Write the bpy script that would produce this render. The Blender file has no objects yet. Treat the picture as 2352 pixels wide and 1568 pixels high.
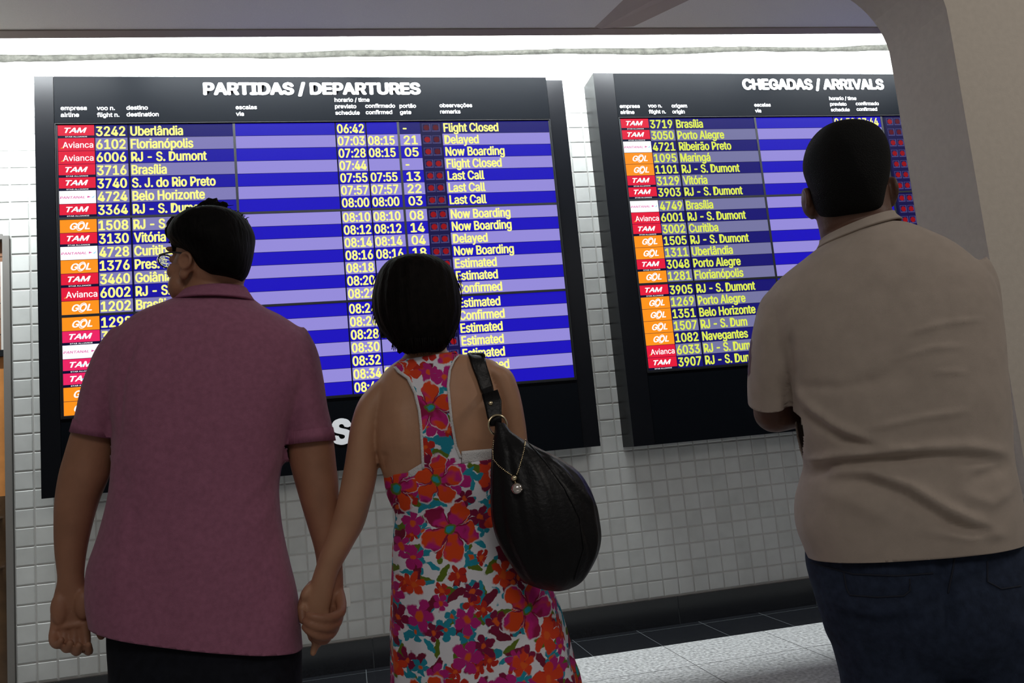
import bpy, bmesh, math, random
import numpy as np
from mathutils import Vector, Matrix
from mathutils.bvhtree import BVHTree

random.seed(7)
SC = bpy.context.scene
COL = SC.collection

# ------------------------------------------------------------------ camera
FPX, YAW, PITCH, ROLL, CAMZ = 1880.0, .208, .1282, -.0926, 1.152
def cam_axes():
    cy, sy, cp, sp = math.cos(YAW), math.sin(YAW), math.cos(PITCH), math.sin(PITCH)
    cr, sr = math.cos(ROLL), math.sin(ROLL)
    F = Vector((sy*cp, cy*cp, sp)); R0 = Vector((cy, -sy, 0)); U0 = R0.cross(F)
    return cr*R0 + sr*U0, -sr*R0 + cr*U0, F
CR, CU, CF = cam_axes()
CAM = Vector((0, 0, CAMZ))
cam = bpy.data.cameras.new('camera'); cam.sensor_width = 36; cam.sensor_fit = 'HORIZONTAL'
cam.lens = FPX/2352*36; cam.clip_start = .05
camo = bpy.data.objects.new('camera', cam); COL.objects.link(camo)
camo.matrix_world = Matrix(((CR.x, CU.x, -CF.x, 0), (CR.y, CU.y, -CF.y, 0), (CR.z, CU.z, -CF.z, CAMZ), (0, 0, 0, 1)))
SC.camera = camo

# ------------------------------------------------------------------ world, lights, exposure
SC.view_settings.view_transform = 'Standard'
SC.view_settings.look = 'None'
SC.view_settings.exposure = 0
SC.view_settings.gamma = 1
w = bpy.data.worlds.new('world'); SC.world = w; w.use_nodes = True
w.node_tree.nodes['Background'].inputs[0].default_value = (1, .93, .86, 1)
w.node_tree.nodes['Background'].inputs[1].default_value = .105
def area(name, loc, rot, sx, sy, power, color):
    l = bpy.data.lights.new(name, 'AREA'); l.shape = 'RECTANGLE'; l.size = sx; l.size_y = sy
    l.energy = power; l.color = color
    o = bpy.data.objects.new(name, l); COL.objects.link(o); o.location = loc; o.rotation_euler = rot
    return o
SOFY = 4.195                                            # far edge of the dropped ceiling: the cove tubes sit above it
def sofz(x): return 3.388 + .0188*(x + 1.545)
TILT = math.atan(.0188)
for i in range(5):                                      # fluorescent tubes in the cove
    x = -1.9 + 1.45*i
    area('cove_lamp', (x, 4.225, sofz(x) + .27), (math.radians(38), TILT*-1, 0), 1.3, .04, 62, (.93, .98, 1))
area('hall_fill', (-.1, -2.2, 3.9), (math.radians(52), 0, 0), 2.6, 1.0, 29, (1, .95, .91))    # unseen fill added behind the viewer to light the figures' backs
area('hall_fill', (3.4, .4, 3.3), (math.radians(48), 0, math.radians(18)), .6, .6, 17, (1, .93, .86))  # unseen fill added to brighten the near face of the archway

# ------------------------------------------------------------------ helpers
def ray(px, py):
    return (CF + CR*((px - 1176)/FPX) - CU*((py - 784)/FPX)).normalized()
def atY(px, py, Y):
    d = ray(px, py); return CAM + d*(Y/d.y)
class Plane:
    """upright plane a figure stands in: o a point of it, n pointing away from the viewer"""
    def __init__(s, x, y, yaw):
        s.o = Vector((x, y, 0)); s.n = Vector((math.sin(yaw), math.cos(yaw), 0)); s.e = Vector((math.cos(yaw), -math.sin(yaw), 0))
    def P(s, px, py, off=0.):
        d = ray(px, py); t = ((s.o + s.n*off - CAM).dot(s.n))/d.dot(s.n)
        return CAM + d*t
    def R(s, L, Rr, hb, off=0., e=2.0):
        a, b = s.P(*L, off), s.P(*Rr, off)
        return [(a + b)/2, (b - a)/2, s.n*hb, e]

def mat(name, color, rough=.6, spec=.5, metal=0., noise=None, bump=None, emit=None, estr=1., sheen=0.):
    m = bpy.data.materials.new(name); m.use_nodes = True
    nt = m.node_tree; b = nt.nodes['Principled BSDF']
    b.inputs['Base Color'].default_value = (*color, 1); b.inputs['Roughness'].default_value = rough
    b.inputs['Specular IOR Level'].default_value = spec; b.inputs['Metallic'].default_value = metal
    if sheen: b.inputs['Sheen Weight'].default_value = sheen
    if emit:
        b.inputs['Emission Color'].default_value = (*emit, 1); b.inputs['Emission Strength'].default_value = estr
    if noise or bump:
        tc = nt.nodes.new('ShaderNodeTexCoord')
    if noise:                                           # noise = (scale, amount)
        n = nt.nodes.new('ShaderNodeTexNoise'); n.inputs['Scale'].default_value = noise[0]; n.inputs['Detail'].default_value = 5
        nt.links.new(tc.outputs['Object'], n.inputs['Vector'])
        r = nt.nodes.new('ShaderNodeValToRGB'); k = noise[1]
        r.color_ramp.elements[0].position = .3; r.color_ramp.elements[1].position = .7
        r.color_ramp.elements[0].color = (*[c*(1 - k) for c in color], 1); r.color_ramp.elements[1].color = (*[min(1, c*(1 + k)) for c in color], 1)
        nt.links.new(n.outputs['Fac'], r.inputs['Fac']); nt.links.new(r.outputs['Color'], b.inputs['Base Color'])
    if bump:                                            # bump = (scale, strength, distance[, stretch])
        n2 = nt.nodes.new('ShaderNodeTexNoise'); n2.inputs['Scale'].default_value = bump[0]; n2.inputs['Detail'].default_value = 4
        v = tc.outputs['Object']
        if len(bump) > 3:
            mp = nt.nodes.new('ShaderNodeMapping'); mp.inputs['Scale'].default_value = bump[3]
            nt.links.new(v, mp.inputs['Vector']); v = mp.outputs['Vector']
        nt.links.new(v, n2.inputs['Vector'])
        bp = nt.nodes.new('ShaderNodeBump'); bp.inputs['Strength'].default_value = bump[1]; bp.inputs['Distance'].default_value = bump[2]
        nt.links.new(n2.outputs['Fac'], bp.inputs['Height']); nt.links.new(bp.outputs['Normal'], b.inputs['Normal'])
    return m

class MB:
    """collects polygons"""
    def __init__(s): s.v = []; s.f = []; s.m = []
    def add(s, vs, fs, mi=0):
        o = len(s.v); s.v += [tuple(v) for v in vs]; s.f += [tuple(i + o for i in f) for f in fs]; s.m += [mi]*len(fs)
        return s
    def quad(s, a, b, c, d, mi=0): return s.add([a, b, c, d], [(0, 1, 2, 3)], mi)
    def box(s, lo, hi, mi=0):
        x0, y0, z0 = lo; x1, y1, z1 = hi
        v = [(x0,y0,z0),(x1,y0,z0),(x1,y1,z0),(x0,y1,z0),(x0,y0,z1),(x1,y0,z1),(x1,y1,z1),(x0,y1,z1)]
        return s.add(v, [(3,2,1,0),(4,5,6,7),(0,1,5,4),(1,2,6,5),(2,3,7,6),(3,0,4,7)], mi)
    def loft(s, rings, seg=40, sub=4, caps=True, ripple=None, mi=0):
        """rings = [centre, half axis a, half axis b, exponent]; smooth in between"""
        rs = smooth_rings(rings, sub); n = len(rs); vs = []; fs = []
        for i, (c, a, b, e) in enumerate(rs):
            for k in range(seg):
                t = 2*math.pi*k/seg; ct, st = math.cos(t), math.sin(t)
                q = 2/e
                x = math.copysign(abs(ct)**q, ct); y = math.copysign(abs(st)**q, st)
                m = 1 + (ripple(t, i/(n - 1)) if ripple else 0)
                vs.append(c + (a*x + b*y)*m)
        for i in range(n - 1):
            for k in range(seg):
                k2 = (k + 1) % seg
                fs.append((i*seg + k, i*seg + k2, (i + 1)*seg + k2, (i + 1)*seg + k))
        if caps:
            vs += [rs[0][0], rs[-1][0]]; o = n*seg
            for k in range(seg):
                k2 = (k + 1) % seg
                fs.append((o, k2, k)); fs.append((o + 1, (n - 1)*seg + k, (n - 1)*seg + k2))
        return s.add(vs, fs, mi)
    def tube(s, pts, rad, seg=14, sub=3, caps=True, mi=0, flat=1.):
        """round limb through points, tapering, with rounded ends"""
        P = [Vector(p) for p in pts]
        if not hasattr(rad, '__len__'): rad = [rad]*len(P)
        up = Vector((.31, .17, .93)); rings = []
        for i, p in enumerate(P):
            t = (P[min(i + 1, len(P) - 1)] - P[max(i - 1, 0)]).normalized()
            a = t.cross(up)
            if a.length < .1: a = t.cross(Vector((1, 0, 0)))
            a.normalize(); b = t.cross(a)
            rings.append([p, a*rad[i], b*rad[i]*flat, 2.])
        rs = smooth_rings(rings, sub)
        if caps:
            for end in (0, -1):
                c, a, b, e = rs[end]; nb = rs[1][0] if end == 0 else rs[-2][0]
                d = (c - nb).normalized(); r = a.length; ex = []
                for q in (.35, .65, .87, .985):
                    f = math.sqrt(1 - q*q); ex.append([c + d*r*q, a*f, b*f, e])
                rs = ex[::-1] + rs if end == 0 else rs + ex
        return s.loft(rs, seg, 1, caps, mi=mi)
    def ell(s, c, r, rot=None, seg=20, mi=0):
        c = Vector(c); M = rot or Matrix.Identity(3); n = seg//2; vs = [c + M @ Vector((0, 0, -r[2]))]; fs = []
        for i in range(1, n):
            ph = -math.pi/2 + math.pi*i/n
            for k in range(seg):
                t = 2*math.pi*k/seg
                vs.append(c + M @ Vector((r[0]*math.cos(ph)*math.cos(t), r[1]*math.cos(ph)*math.sin(t), r[2]*math.sin(ph))))
        vs.append(c + M @ Vector((0, 0, r[2]))); L = len(vs) - 1
        for k in range(seg):
            k2 = (k + 1) % seg
            fs.append((0, 1 + k2, 1 + k)); fs.append((L, 1 + (n - 2)*seg + k, 1 + (n - 2)*seg + k2))
            for i in range(n - 2): fs.append((1 + i*seg + k, 1 + i*seg + k2, 1 + (i + 1)*seg + k2, 1 + (i + 1)*seg + k))
        return s.add(vs, fs, mi)
    def grid(s, rows, mi=0, closed=False):
        n = len(rows[0]); vs = [p for r in rows for p in r]; fs = []
        for i in range(len(rows) - 1):
            for k in range(n if closed else n - 1):
                k2 = (k + 1) % n
                fs.append((i*n + k, i*n + k2, (i + 1)*n + k2, (i + 1)*n + k))
        return s.add(vs, fs, mi)
    def torus(s, c, ax1, ax2, R, r, seg=28, rs=10, mi=0):
        nrm = ax1.cross(ax2).normalized(); rows = []
        for i in range(seg):
            t = 2*math.pi*i/seg; d = ax1*math.cos(t) + ax2*math.sin(t)
            rows.append([Vector(c) + d*(R + r*math.cos(2*math.pi*k/rs)) + nrm*r*math.sin(2*math.pi*k/rs) for k in range(rs)])
        return s.grid(rows + rows[:1], mi, True)
    def mesh(s, name='m'):
        me = bpy.data.meshes.new(name); me.from_pydata(s.v, [], s.f); me.update(); return me

def smooth_rings(rings, sub):
    if sub <= 1 or len(rings) < 2: return [list(r) for r in rings]
    out = []; n = len(rings)
    def cr(p0, p1, p2, p3, t): return .5*((2*p1) + (p2 - p0)*t + (2*p0 - 5*p1 + 4*p2 - p3)*t*t + (3*p1 - p0 - 3*p2 + p3)*t*t*t)
    for i in range(n - 1):
        q = [rings[max(i - 1, 0)], rings[i], rings[i + 1], rings[min(i + 2, n - 1)]]
        for j in range(sub):
            t = j/sub; out.append([cr(q[0][k], q[1][k], q[2][k], q[3][k], t) for k in range(4)])
    out.append(list(rings[-1])); return out

def thing(name, label, cat, loc, group=None):
    o = bpy.data.objects.new(name, None); COL.objects.link(o); o.location = loc; o.empty_display_size = .1
    o['label'] = label; o['category'] = cat
    if group: o['group'] = group
    return o
def root_of(o):
    while o.parent: o = o.parent
    return o
def link(name, me, mats, parent=None, smooth=False, kind=None):
    """world-space mesh data becomes ONE object (in its thing's own frame)"""
    if isinstance(me, MB):
        mb = me; me = mb.mesh(name)
        if any(mb.m): me.polygons.foreach_set('material_index', mb.m)
    if not isinstance(mats, (list, tuple)): mats = [mats]
    for m in mats: me.materials.append(m)
    if smooth: me.polygons.foreach_set('use_smooth', [True]*len(me.polygons))
    o = bpy.data.objects.new(name, me); COL.objects.link(o)
    if parent:
        me.transform(Matrix.Translation(-Vector(root_of(parent).location))); o.parent = parent
    if kind: o['kind'] = kind
    me.update(); return o
def struct(name, me, mats, smooth=False): return link(name, me, mats, None, smooth, 'structure')

def fix_normals(me):
    bm = bmesh.new(); bm.from_mesh(me); bmesh.ops.recalc_face_normals(bm, faces=bm.faces); bm.to_mesh(me); bm.free(); me.update(); return me
def voxel(mb, size, smooth=4, fac=.5):
    """overlapping closed shapes -> one continuous skin"""
    me = fix_normals(mb.mesh('tmp')); o = bpy.data.objects.new('tmp', me); COL.objects.link(o)
    m = o.modifiers.new('r', 'REMESH'); m.mode = 'VOXEL'; m.voxel_size = size
    if smooth:
        s = o.modifiers.new('s', 'SMOOTH'); s.factor = fac; s.iterations = smooth
    dg = bpy.context.evaluated_depsgraph_get(); dg.update()
    out = bpy.data.meshes.new_from_object(o.evaluated_get(dg), depsgraph=dg)
    bpy.data.objects.remove(o); return out
def bvh(me):
    return BVHTree.FromPolygons([v.co.copy() for v in me.vertices], [tuple(p.vertices) for p in me.polygons])
def cut(me, co, no, near=None, rad=0, side=None):
    """plane cut, throws away the side no points to (only around near, and only on one side of a second plane)"""
    sp, sn = side or (Vector((0, 0, 0)), Vector((0, 0, 0)))
    bm = bmesh.new(); bm.from_mesh(me); co = Vector(co); no = Vector(no).normalized()
    fs = [f for f in bm.faces if near is None or ((f.calc_center_median() - Vector(near)).length < rad and (f.calc_center_median() - sp).dot(sn) >= 0)]
    g = set(fs) | {e for f in fs for e in f.edges} | {v for f in fs for v in f.verts}
    bmesh.ops.bisect_plane(bm, geom=list(g), plane_co=co, plane_no=no, dist=1e-5)
    kill = [f for f in bm.faces if (f.calc_center_median() - co).dot(no) > 1e-5 and (near is None or ((f.calc_center_median() - Vector(near)).length < rad*1.02 and (f.calc_center_median() - sp).dot(sn) >= 0))]
    bmesh.ops.delete(bm, geom=kill, context='FACES')
    bm.to_mesh(me); bm.free(); me.update(); return me
def solidify(me, t, off=-1):
    o = bpy.data.objects.new('tmp', me); COL.objects.link(o)
    s = o.modifiers.new('s', 'SOLIDIFY'); s.thickness = t; s.offset = off
    dg = bpy.context.evaluated_depsgraph_get(); dg.update()
    out = bpy.data.meshes.new_from_object(o.evaluated_get(dg), depsgraph=dg)
    bpy.data.objects.remove(o); return out
def crumple(me, amp, freq, seed=0):
    """soft uneven cloth"""
    from mathutils import noise
    n = len(me.vertices); co = np.empty(n*3); no = np.empty(n*3)
    me.vertices.foreach_get('co', co); me.vertices.foreach_get('normal', no); co = co.reshape(-1, 3); no = no.reshape(-1, 3); h = np.empty(n)
    for i in range(n):
        p = Vector(co[i])*freq + Vector((seed, seed*1.7, 0)); p.z *= .75
        h[i] = amp*noise.noise(p) + amp*.35*noise.noise(p*2.7)
    me.vertices.foreach_set('co', (co + no*h[:, None]).ravel()); me.update(); return me
def seg_dist(P, A, B):
    d = B - A; t = np.clip(((P - A) @ d)/(d @ d + 1e-12), 0, 1)
    return np.linalg.norm(P - (A + t[:, None]*d), axis=1), t
def folds(me, pl, lines):
    """cloth folds: lines = [(pixel polyline, width m, height m)], raised (+) or sunk (-) on the side towards the viewer"""
    n = len(me.vertices); co = np.empty(n*3); me.vertices.foreach_get('co', co); co = co.reshape(-1, 3)
    no = np.empty(n*3); me.vertices.foreach_get('normal', no); no = no.reshape(-1, 3)
    o, e, nn = [np.array(q) for q in (pl.o, pl.e, pl.n)]
    uv = np.stack([(co - o) @ e, co[:, 2]], 1); back = np.clip(-(no @ nn)*2, 0, 1)
    h = np.zeros(n)
    for pts, wd, ht in lines:
        Q = [pl.P(x, y, -.1) for x, y in pts]; Q = [np.array([(q - pl.o).dot(pl.e), q.z]) for q in Q]
        S = [np.linalg.norm(Q[i + 1] - Q[i]) for i in range(len(Q) - 1)]; T = sum(S); acc = 0
        best = np.full(n, 9.); par = np.zeros(n)
        for i in range(len(Q) - 1):
            d, t = seg_dist(uv, Q[i], Q[i + 1]); k = d < best
            par[k] = (acc + t[k]*S[i])/T; best[k] = d[k]; acc += S[i]
        fade = np.clip(np.minimum(par/.22, (1 - par)/.22), 0, 1)
        fade = .25 + .75*fade
        h += ht*np.exp(-(best/wd)**2)*fade
    co = co + no*(h*back)[:, None]
    me.vertices.foreach_set('co', co.ravel()); me.update(); return me
def drape(tree, pl, rows, nx, lift, sub=4, origin=None):
    """a strip of cloth lying on a surface: rows = [(left px, right px)] -> grid of points lifted off it"""
    R = []; n = len(rows)
    for i in range(n - 1):
        for j in range(sub):
            t = j/sub; R.append(tuple(tuple(rows[i][s][k]*(1 - t) + rows[i + 1][s][k]*t for k in (0, 1)) for s in (0, 1)))
    R.append(rows[-1]); D = []; T = []
    for (L, Rr) in R:
        dr, tr = [], []
        for k in range(nx + 1):
            t = k/nx; d = ray(L[0] + (Rr[0] - L[0])*t, L[1] + (Rr[1] - L[1])*t)
            h = tree.ray_cast(CAM, d); dr.append(d); tr.append(h[3] - lift if h[0] is not None else None)
        D.append(dr); T.append(tr)
    m = len(T)
    def nearest(i, k):                                  # beyond the outline: keep the depth of the neighbour
        best = None
        for a in range(m):
            for b in range(nx + 1):
                if T[a][b] is not None:
                    q = abs(a - i)*1.01 + abs(b - k)
                    if best is None or q < best[0]: best = (q, T[a][b])
        return best[1]
    return [[CAM + D[i][k]*(T[i][k] if T[i][k] is not None else nearest(i, k)) for k in range(nx + 1)] for i in range(m)]

# ------------------------------------------------------------------ materials
M = {}
M['tile'] = mat('white_glazed_tile', (.66, .68, .66), .3, .5, noise=(9, .06))
M['grout'] = mat('grout', (.5, .5, .48), .9, .2)
M['plaster'] = mat('white_plaster', (.8, .82, .82), .8, .2)
M['ledge'] = mat('rough_shaded_edge', (.075, .075, .065), .9, .2, noise=(30, .35), bump=(60, .6, .01))
M['ceil'] = mat('grey_ceiling_paint', (.88, .88, .80), .85, .2, noise=(300, .05))
M['lip'] = mat('ceiling_edge_trim', (.36, .31, .27), .7, .2)
M['rib'] = mat('ceiling_rib_paint', (.5, .44, .38), .85, .2)
M['arch'] = mat('beige_painted_plaster', (.55, .50, .435), .8, .25, noise=(40, .04), bump=(120, .12, .003))
M['granite'] = mat('black_granite', (.008, .009, .011), .22, .5, noise=(160, .5))
M['terrazzo'] = mat('pale_speckled_granite', (.40, .41, .405), .35, .4, noise=(55, .5))
M['joint'] = mat('floor_joint', (.1, .1, .1), .8, .2)
M['jointpale'] = mat('pale_joint', (.07, .08, .085), .6, .3)
M['black'] = mat('black_painted_metal', (.003, .0035, .005), .32, .12, bump=(400, .03, .001))
M['blackpanel'] = mat('black_satin_panel', (.0022, .0030, .0044), .40, .04, bump=(500, .03, .001))
M['gasket'] = mat('dark_screen_bezel', (.010, .011, .013), .5, .2)
M['white'] = mat('white_vinyl_lettering', (.85, .87, .9), .5, .3)
M['plastic'] = mat('white_plastic', (.75, .74, .7), .4, .4)
M['alu'] = mat('brushed_aluminium', (.26, .25, .235), .45, .4, .3)
M['chrome'] = mat('polished_chrome', (.8, .8, .8), .08, .5, 1.)
M['wood'] = mat('orange_lit_wood', (.72, .30, .085), .35, .5, noise=(14, .12))  # orange light on the upper door panel put into the wood colour
M['brownwood'] = mat('brown_wood_slats', (.30, .15, .085), .5, .4, noise=(20, .15))
M['darkwood'] = mat('dark_brown_wood', (.10, .055, .025), .3, .5, noise=(16, .25))

def glow(name, c, s=1.):
    return mat(name, (.0015, .0015, .002), .4, .04, emit=c, estr=s)
M['navy'] = glow('screen_dark_blue', (.012, .006, .50))
M['lav'] = glow('screen_lavender', (.30, .26, .70))
M['navy_dim'] = glow('screen_dim_navy', (.010, .008, .16))
M['lav_dim'] = glow('screen_grey_lavender', (.18, .18, .36))
M['navy_mid'] = glow('screen_deep_blue', (.010, .006, .36))
M['lav_mid'] = glow('screen_grey_lilac', (.215, .20, .47))
M['cell'] = glow('screen_led_column', (.008, .006, .06))
M['rule'] = glow('screen_rule_line', (.004, .004, .03))
M['yellow'] = glow('screen_yellow_text', (.95, .93, .25), 1.05)
M['yellowg'] = glow('screen_yellow_green_text', (.75, .85, .09), 1.0)
M['red'] = glow('screen_red', (.80, .012, .045))
M['redp'] = glow('screen_pink_red', (.85, .02, .13))
M['orange'] = glow('screen_orange', (1., .30, .012))
M['scrwhite'] = glow('screen_white', (1., .98, 1.), 1.1)
M['pinkline'] = glow('screen_pink_print', (.75, .12, .40))
M['sky'] = glow('screen_sky_blue', (.35, .75, .95))
M['ledon'] = glow('screen_red_dot', (.27, .003, .006))
M['ledoff'] = glow('screen_dark_red_dot', (.09, .002, .01))
M['ledring'] = glow('screen_dot_ring', (.06, .05, .16))
M['tailyel'] = glow('screen_tail_yellow', (1., .45, .03))

# ------------------------------------------------------------------ setting
BD = 4.695; WY = 4.895                                  # faces of the boards, face of the wall
XL, XR = -1.763, 5.2
# tiled wall: real tiles, each a bevelled square on the grout
mb = MB()
mb.box((XL, WY + .004, 0), (XR, WY + .3, 3.66), 0)
mb.box((-4.2, WY + .004, 2.56), (XL, WY + .3, 3.66), 0)
p = .1; g = .0035
def tile(x, z, x1, z1):
    b = .004; dz = random.uniform(-.0006, .0006)
    a = [(x, WY + .004, z), (x1, WY + .004, z), (x1, WY + .004, z1), (x, WY + .004, z1)]
    c = [(x + b, WY + dz, z + b), (x1 - b, WY + dz*.3, z + b), (x1 - b, WY - dz, z1 - b), (x + b, WY, z1 - b)]
    m_ = 1 if random.random() > .25 else 2
    mb.add(a + c, [(4, 5, 6, 7)], m_); o = len(mb.v) - 8
    mb.f += [(o, o + 1, o + 5, o + 4), (o + 1, o + 2, o + 6, o + 5), (o + 2, o + 3, o + 7, o + 6), (o + 3, o, o + 4, o + 7)]; mb.m += [m_]*4
for i in range(-58, 37):
    for j in range(0, 35):
        x0 = 1.537 + i*p; z0 = .167 + j*p
        if x0 < XL - .01 and z0 < 2.56: continue
        if z0 + p > 3.66: continue
        tile(x0 + g, z0 + g, x0 + p - g, z0 + p - g)
M['tile2'] = mat('white_glazed_tile_greyer', (.60, .62, .60), .32, .5, noise=(11, .07))
struct('wall_back', mb, [M['grout'], M['tile'], M['tile2']])
# rough edge above the tiles, recess shade put into its dark grey, and the plastered wall in the cove
mb = MB(); rows = []
for k in range(141):
    x = -4.2 + 9.4*k/140
    zc = 3.627 + .0205*(x + 1.8) + .004*math.sin(x*5) + random.uniform(-.002, .002); h = .017 + .004*math.sin(x*3.1 + 1) + random.uniform(-.002, .002)
    rows.append([(x, WY + .01, zc - h), (x, WY - .008, zc - h + .003), (x, WY - .010, zc), (x, WY - .006, zc + h), (x, WY + .03, zc + h)])
mb.grid(rows); struct('trim_1', mb, M['ledge'], True)
mb = MB(); mb.box((-4.2, WY + .01, 3.57), (XR, WY + .3, 4.3)); struct('wall_upper', mb, M['plaster'])
# dropped ceiling between the arch and the cove
mb = MB()
def zc(x, d): return sofz(x) + d
X0, X1 = -4.2, 5.2; YA = 2.95
mb.add([(X0, YA, zc(X0, 0)), (X1, YA, zc(X1, 0)), (X1, SOFY - .06, zc(X1, 0)), (X0, SOFY - .06, zc(X0, 0)),
        (X0, YA, zc(X0, .06)), (X1, YA, zc(X1, .06)), (X1, SOFY - .06, zc(X1, .06)), (X0, SOFY - .06, zc(X0, .06))],
       [(0, 1, 2, 3), (4, 7, 6, 5), (2, 3, 7, 6), (0, 1, 5, 4), (0, 3, 7, 4), (1, 2, 6, 5)])
struct('ceiling', mb, M['ceil'])
mb = MB()
for (y0, y1, d0, d1) in ((SOFY - .06, SOFY, -.012, .075),):
    mb.add([(X0, y0, zc(X0, d0 + .006)), (X1, y0, zc(X1, d0 + .006)), (X1, y1, zc(X1, d0)), (X0, y1, zc(X0, d0)),
            (X0, y0, zc(X0, d1)), (X1, y0, zc(X1, d1)), (X1, y1, zc(X1, d1)), (X0, y1, zc(X0, d1))],
           [(0, 1, 2, 3), (4, 7, 6, 5), (2, 3, 7, 6), (0, 1, 5, 4), (0, 3, 7, 4), (1, 2, 6, 5)])
struct('trim_2', mb, M['lip'])
# cove lid above the tubes
mb = MB(); mb.box((X0, YA, 4.1), (X1, WY + .3, 4.2)); struct('ceiling_upper', mb, M['plaster'])
# wedge-shaped rib running across the dropped ceiling
mb = MB(); z = sofz(1.6)
a0, a1, a2 = Vector((1.50, 4.13, z + .002)), Vector((1.545, 4.125, z - .012)), Vector((1.76, 4.12, z + .004))
b0, b1, b2 = Vector((1.78, 3.05, z + .006)), Vector((2.12, 3.02, z - .085)), Vector((2.58, 3.0, z + .015))
mb.add([a0, a1, a2, b0, b1, b2], [(0, 1, 4, 3), (1, 2, 5, 4), (0, 2, 1), (3, 4, 5), (0, 3, 5, 2)]); struct('trim_3', mb, M['rib'])

# floor: pale granite with a black border along the wall
mb = MB(); mb.box((-6, -5, -.1), (7, 4.44, 0), 0)
for i in range(-9, 12):
    x = .42 + i*.6; mb.quad((x, -5, .0006), (x + .004, -5, .0006), (x + .004, 4.44, .0006), (x, 4.44, .0006), 1)
for i in range(0, 14):
    y = 4.0 - i*.6; mb.quad((-6, y, .0007), (7, y, .0007), (7, y + .004, .0007), (-6, y + .004, .0007), 1)
mb.box((-6, 4.44, -.1), (7, WY + .2, 0), 2)
for i in range(-14, 17):
    x = .42 + i*.4; mb.quad((x, 4.44, .0006), (x + .004, 4.44, .0006), (x + .004, WY - .03, .0006), (x, WY - .03, .0006), 3)
mb.quad((-6, 4.80, .0007), (7, 4.80, .0007), (7, 4.804, .0007), (-6, 4.804, .0007), 3)
struct('floor', mb, [M['terrazzo'], M['joint'], M['granite'], M['jointpale']])
mb = MB(); xs = [-1.763] + [.068 + .92*i for i in range(-1, 6)]; xs = sorted(set(xs))
for i in range(len(xs) - 1): mb.box((xs[i] + .003, WY - .022, 0), (xs[i + 1] - .003, WY + .01, .16), 0)
mb.box((XL, WY - .018, 0), (4.6, WY + .01, .157), 1)
struct('baseboard_back', mb, [M['granite'], M['jointpale']])

# archway on the right, between the hall and the board recess
def arch_profile():
    pts = [(2.41, 0.0), (2.41, 1.2), (2.41, 2.2), (2.41, 2.62)]
    for k in range(1, 15):
        t = math.radians(90*k/15); pts.append((2.01 + .4*math.cos(t), 2.66 + .35*math.sin(t)))
    for x in (1.9, 1.4, .8, 0, -1, -2.5, -4.2): pts.append((x, 3.012 + .03*(2.01 - x)**.5))
    return pts
prof = arch_profile(); mb = MB(); yn, yf = 2.6, 2.95; TOP = 4.2
n = len(prof); V = [(x, yn, z) for x, z in prof] + [(x, yf, z) for x, z in prof]
F = [(i, i + 1, n + i + 1, n + i) for i in range(n - 1)]
mb.add(V, F)
for y in (yn, yf):
    for i in range(n - 1):
        (x0, z0), (x1, z1) = prof[i], prof[i + 1]
        if abs(x0 - x1) < 1e-6: mb.quad((x0, y, z0), (5.2, y, z0), (5.2, y, z1), (x1, y, z1))
        elif x1 > 2.005:
            mb.quad((x0, y, z0), (5.2, y, z0), (5.2, y, z1), (x1, y, z1))
        else: mb.quad((x0, y, z0), (x0, y, TOP), (x1, y, TOP), (x1, y, z1))
i0 = max(i for i in range(n) if prof[i][0] > 2.005)
for y in (yn, yf): mb.quad((prof[i0][0], y, prof[i0][1]), (5.2, y, prof[i0][1]), (5.2, y, TOP), (prof[i0][0], y, TOP))
struct('wall_front', mb, M['arch'])

# doorway at the left end of the tiled wall
D0 = thing('door_1', 'wooden door with brown slats above, orange-lit panel and steel pull handle', 'door', (-2.2, WY + .05, 0))
D0['kind'] = 'structure'
mb = MB(); mb.box((-1.80, WY - .012, 0), (-1.766, WY + .12, 2.575)); mb.box((-2.75, WY - .012, 2.555), (-1.80, WY + .12, 2.585)); mb.box((-2.79, WY - .012, 0), (-2.75, WY + .12, 2.585))
link('door_frame', mb, M['alu'], D0)
mb = MB(); mb.box((-2.75, WY - .005, 1.90), (-1.80, WY + .1, 1.935)); link('transom_bar', mb, M['gasket'], D0)
mb = MB()
for k in range(7):
    z = 1.94 + k*.088; mb.box((-2.75, WY + .03, z), (-1.815, WY + .06, z + .083))
link('slat_panel', mb, M['brownwood'], D0)
mb = MB(); mb.box((-1.815, WY + .0, 1.935), (-1.80, WY + .06, 2.43)); link('white_stop', mb, M['plastic'], D0)
mb = MB(); mb.box((-2.75, WY + .02, 1.145), (-1.803, WY + .055, 1.90)); link('upper_panel', mb, M['wood'], D0)
mb = MB(); mb.box((-2.75, WY + .018, .01), (-1.803, WY + .055, 1.145)); link('lower_panel', mb, M['darkwood'], D0)
mb = MB(); hx = -1.835; mb.tube([(hx, WY + .02, 1.03), (hx, WY - .03, 1.025), (hx - .0, WY - .045, .99), (hx, WY - .045, .9), (hx, WY - .045, .81), (hx, WY - .03, .775), (hx, WY + .02, .77)], .009)
link('handle', mb, M['chrome'], D0, True)

# wall outlet
T = thing('wall_outlet', 'small white blank socket cover on the tiles beside the joined hands', 'outlet', (-.065, WY, .40))
mb = MB(); mb.box((-.095, WY - .010, .347), (-.038, WY + .002, .455)); o = link('cover_plate', mb, M['plastic'], T)
bv = o.modifiers.new('b', 'BEVEL'); bv.width = .004; bv.segments = 2

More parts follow.
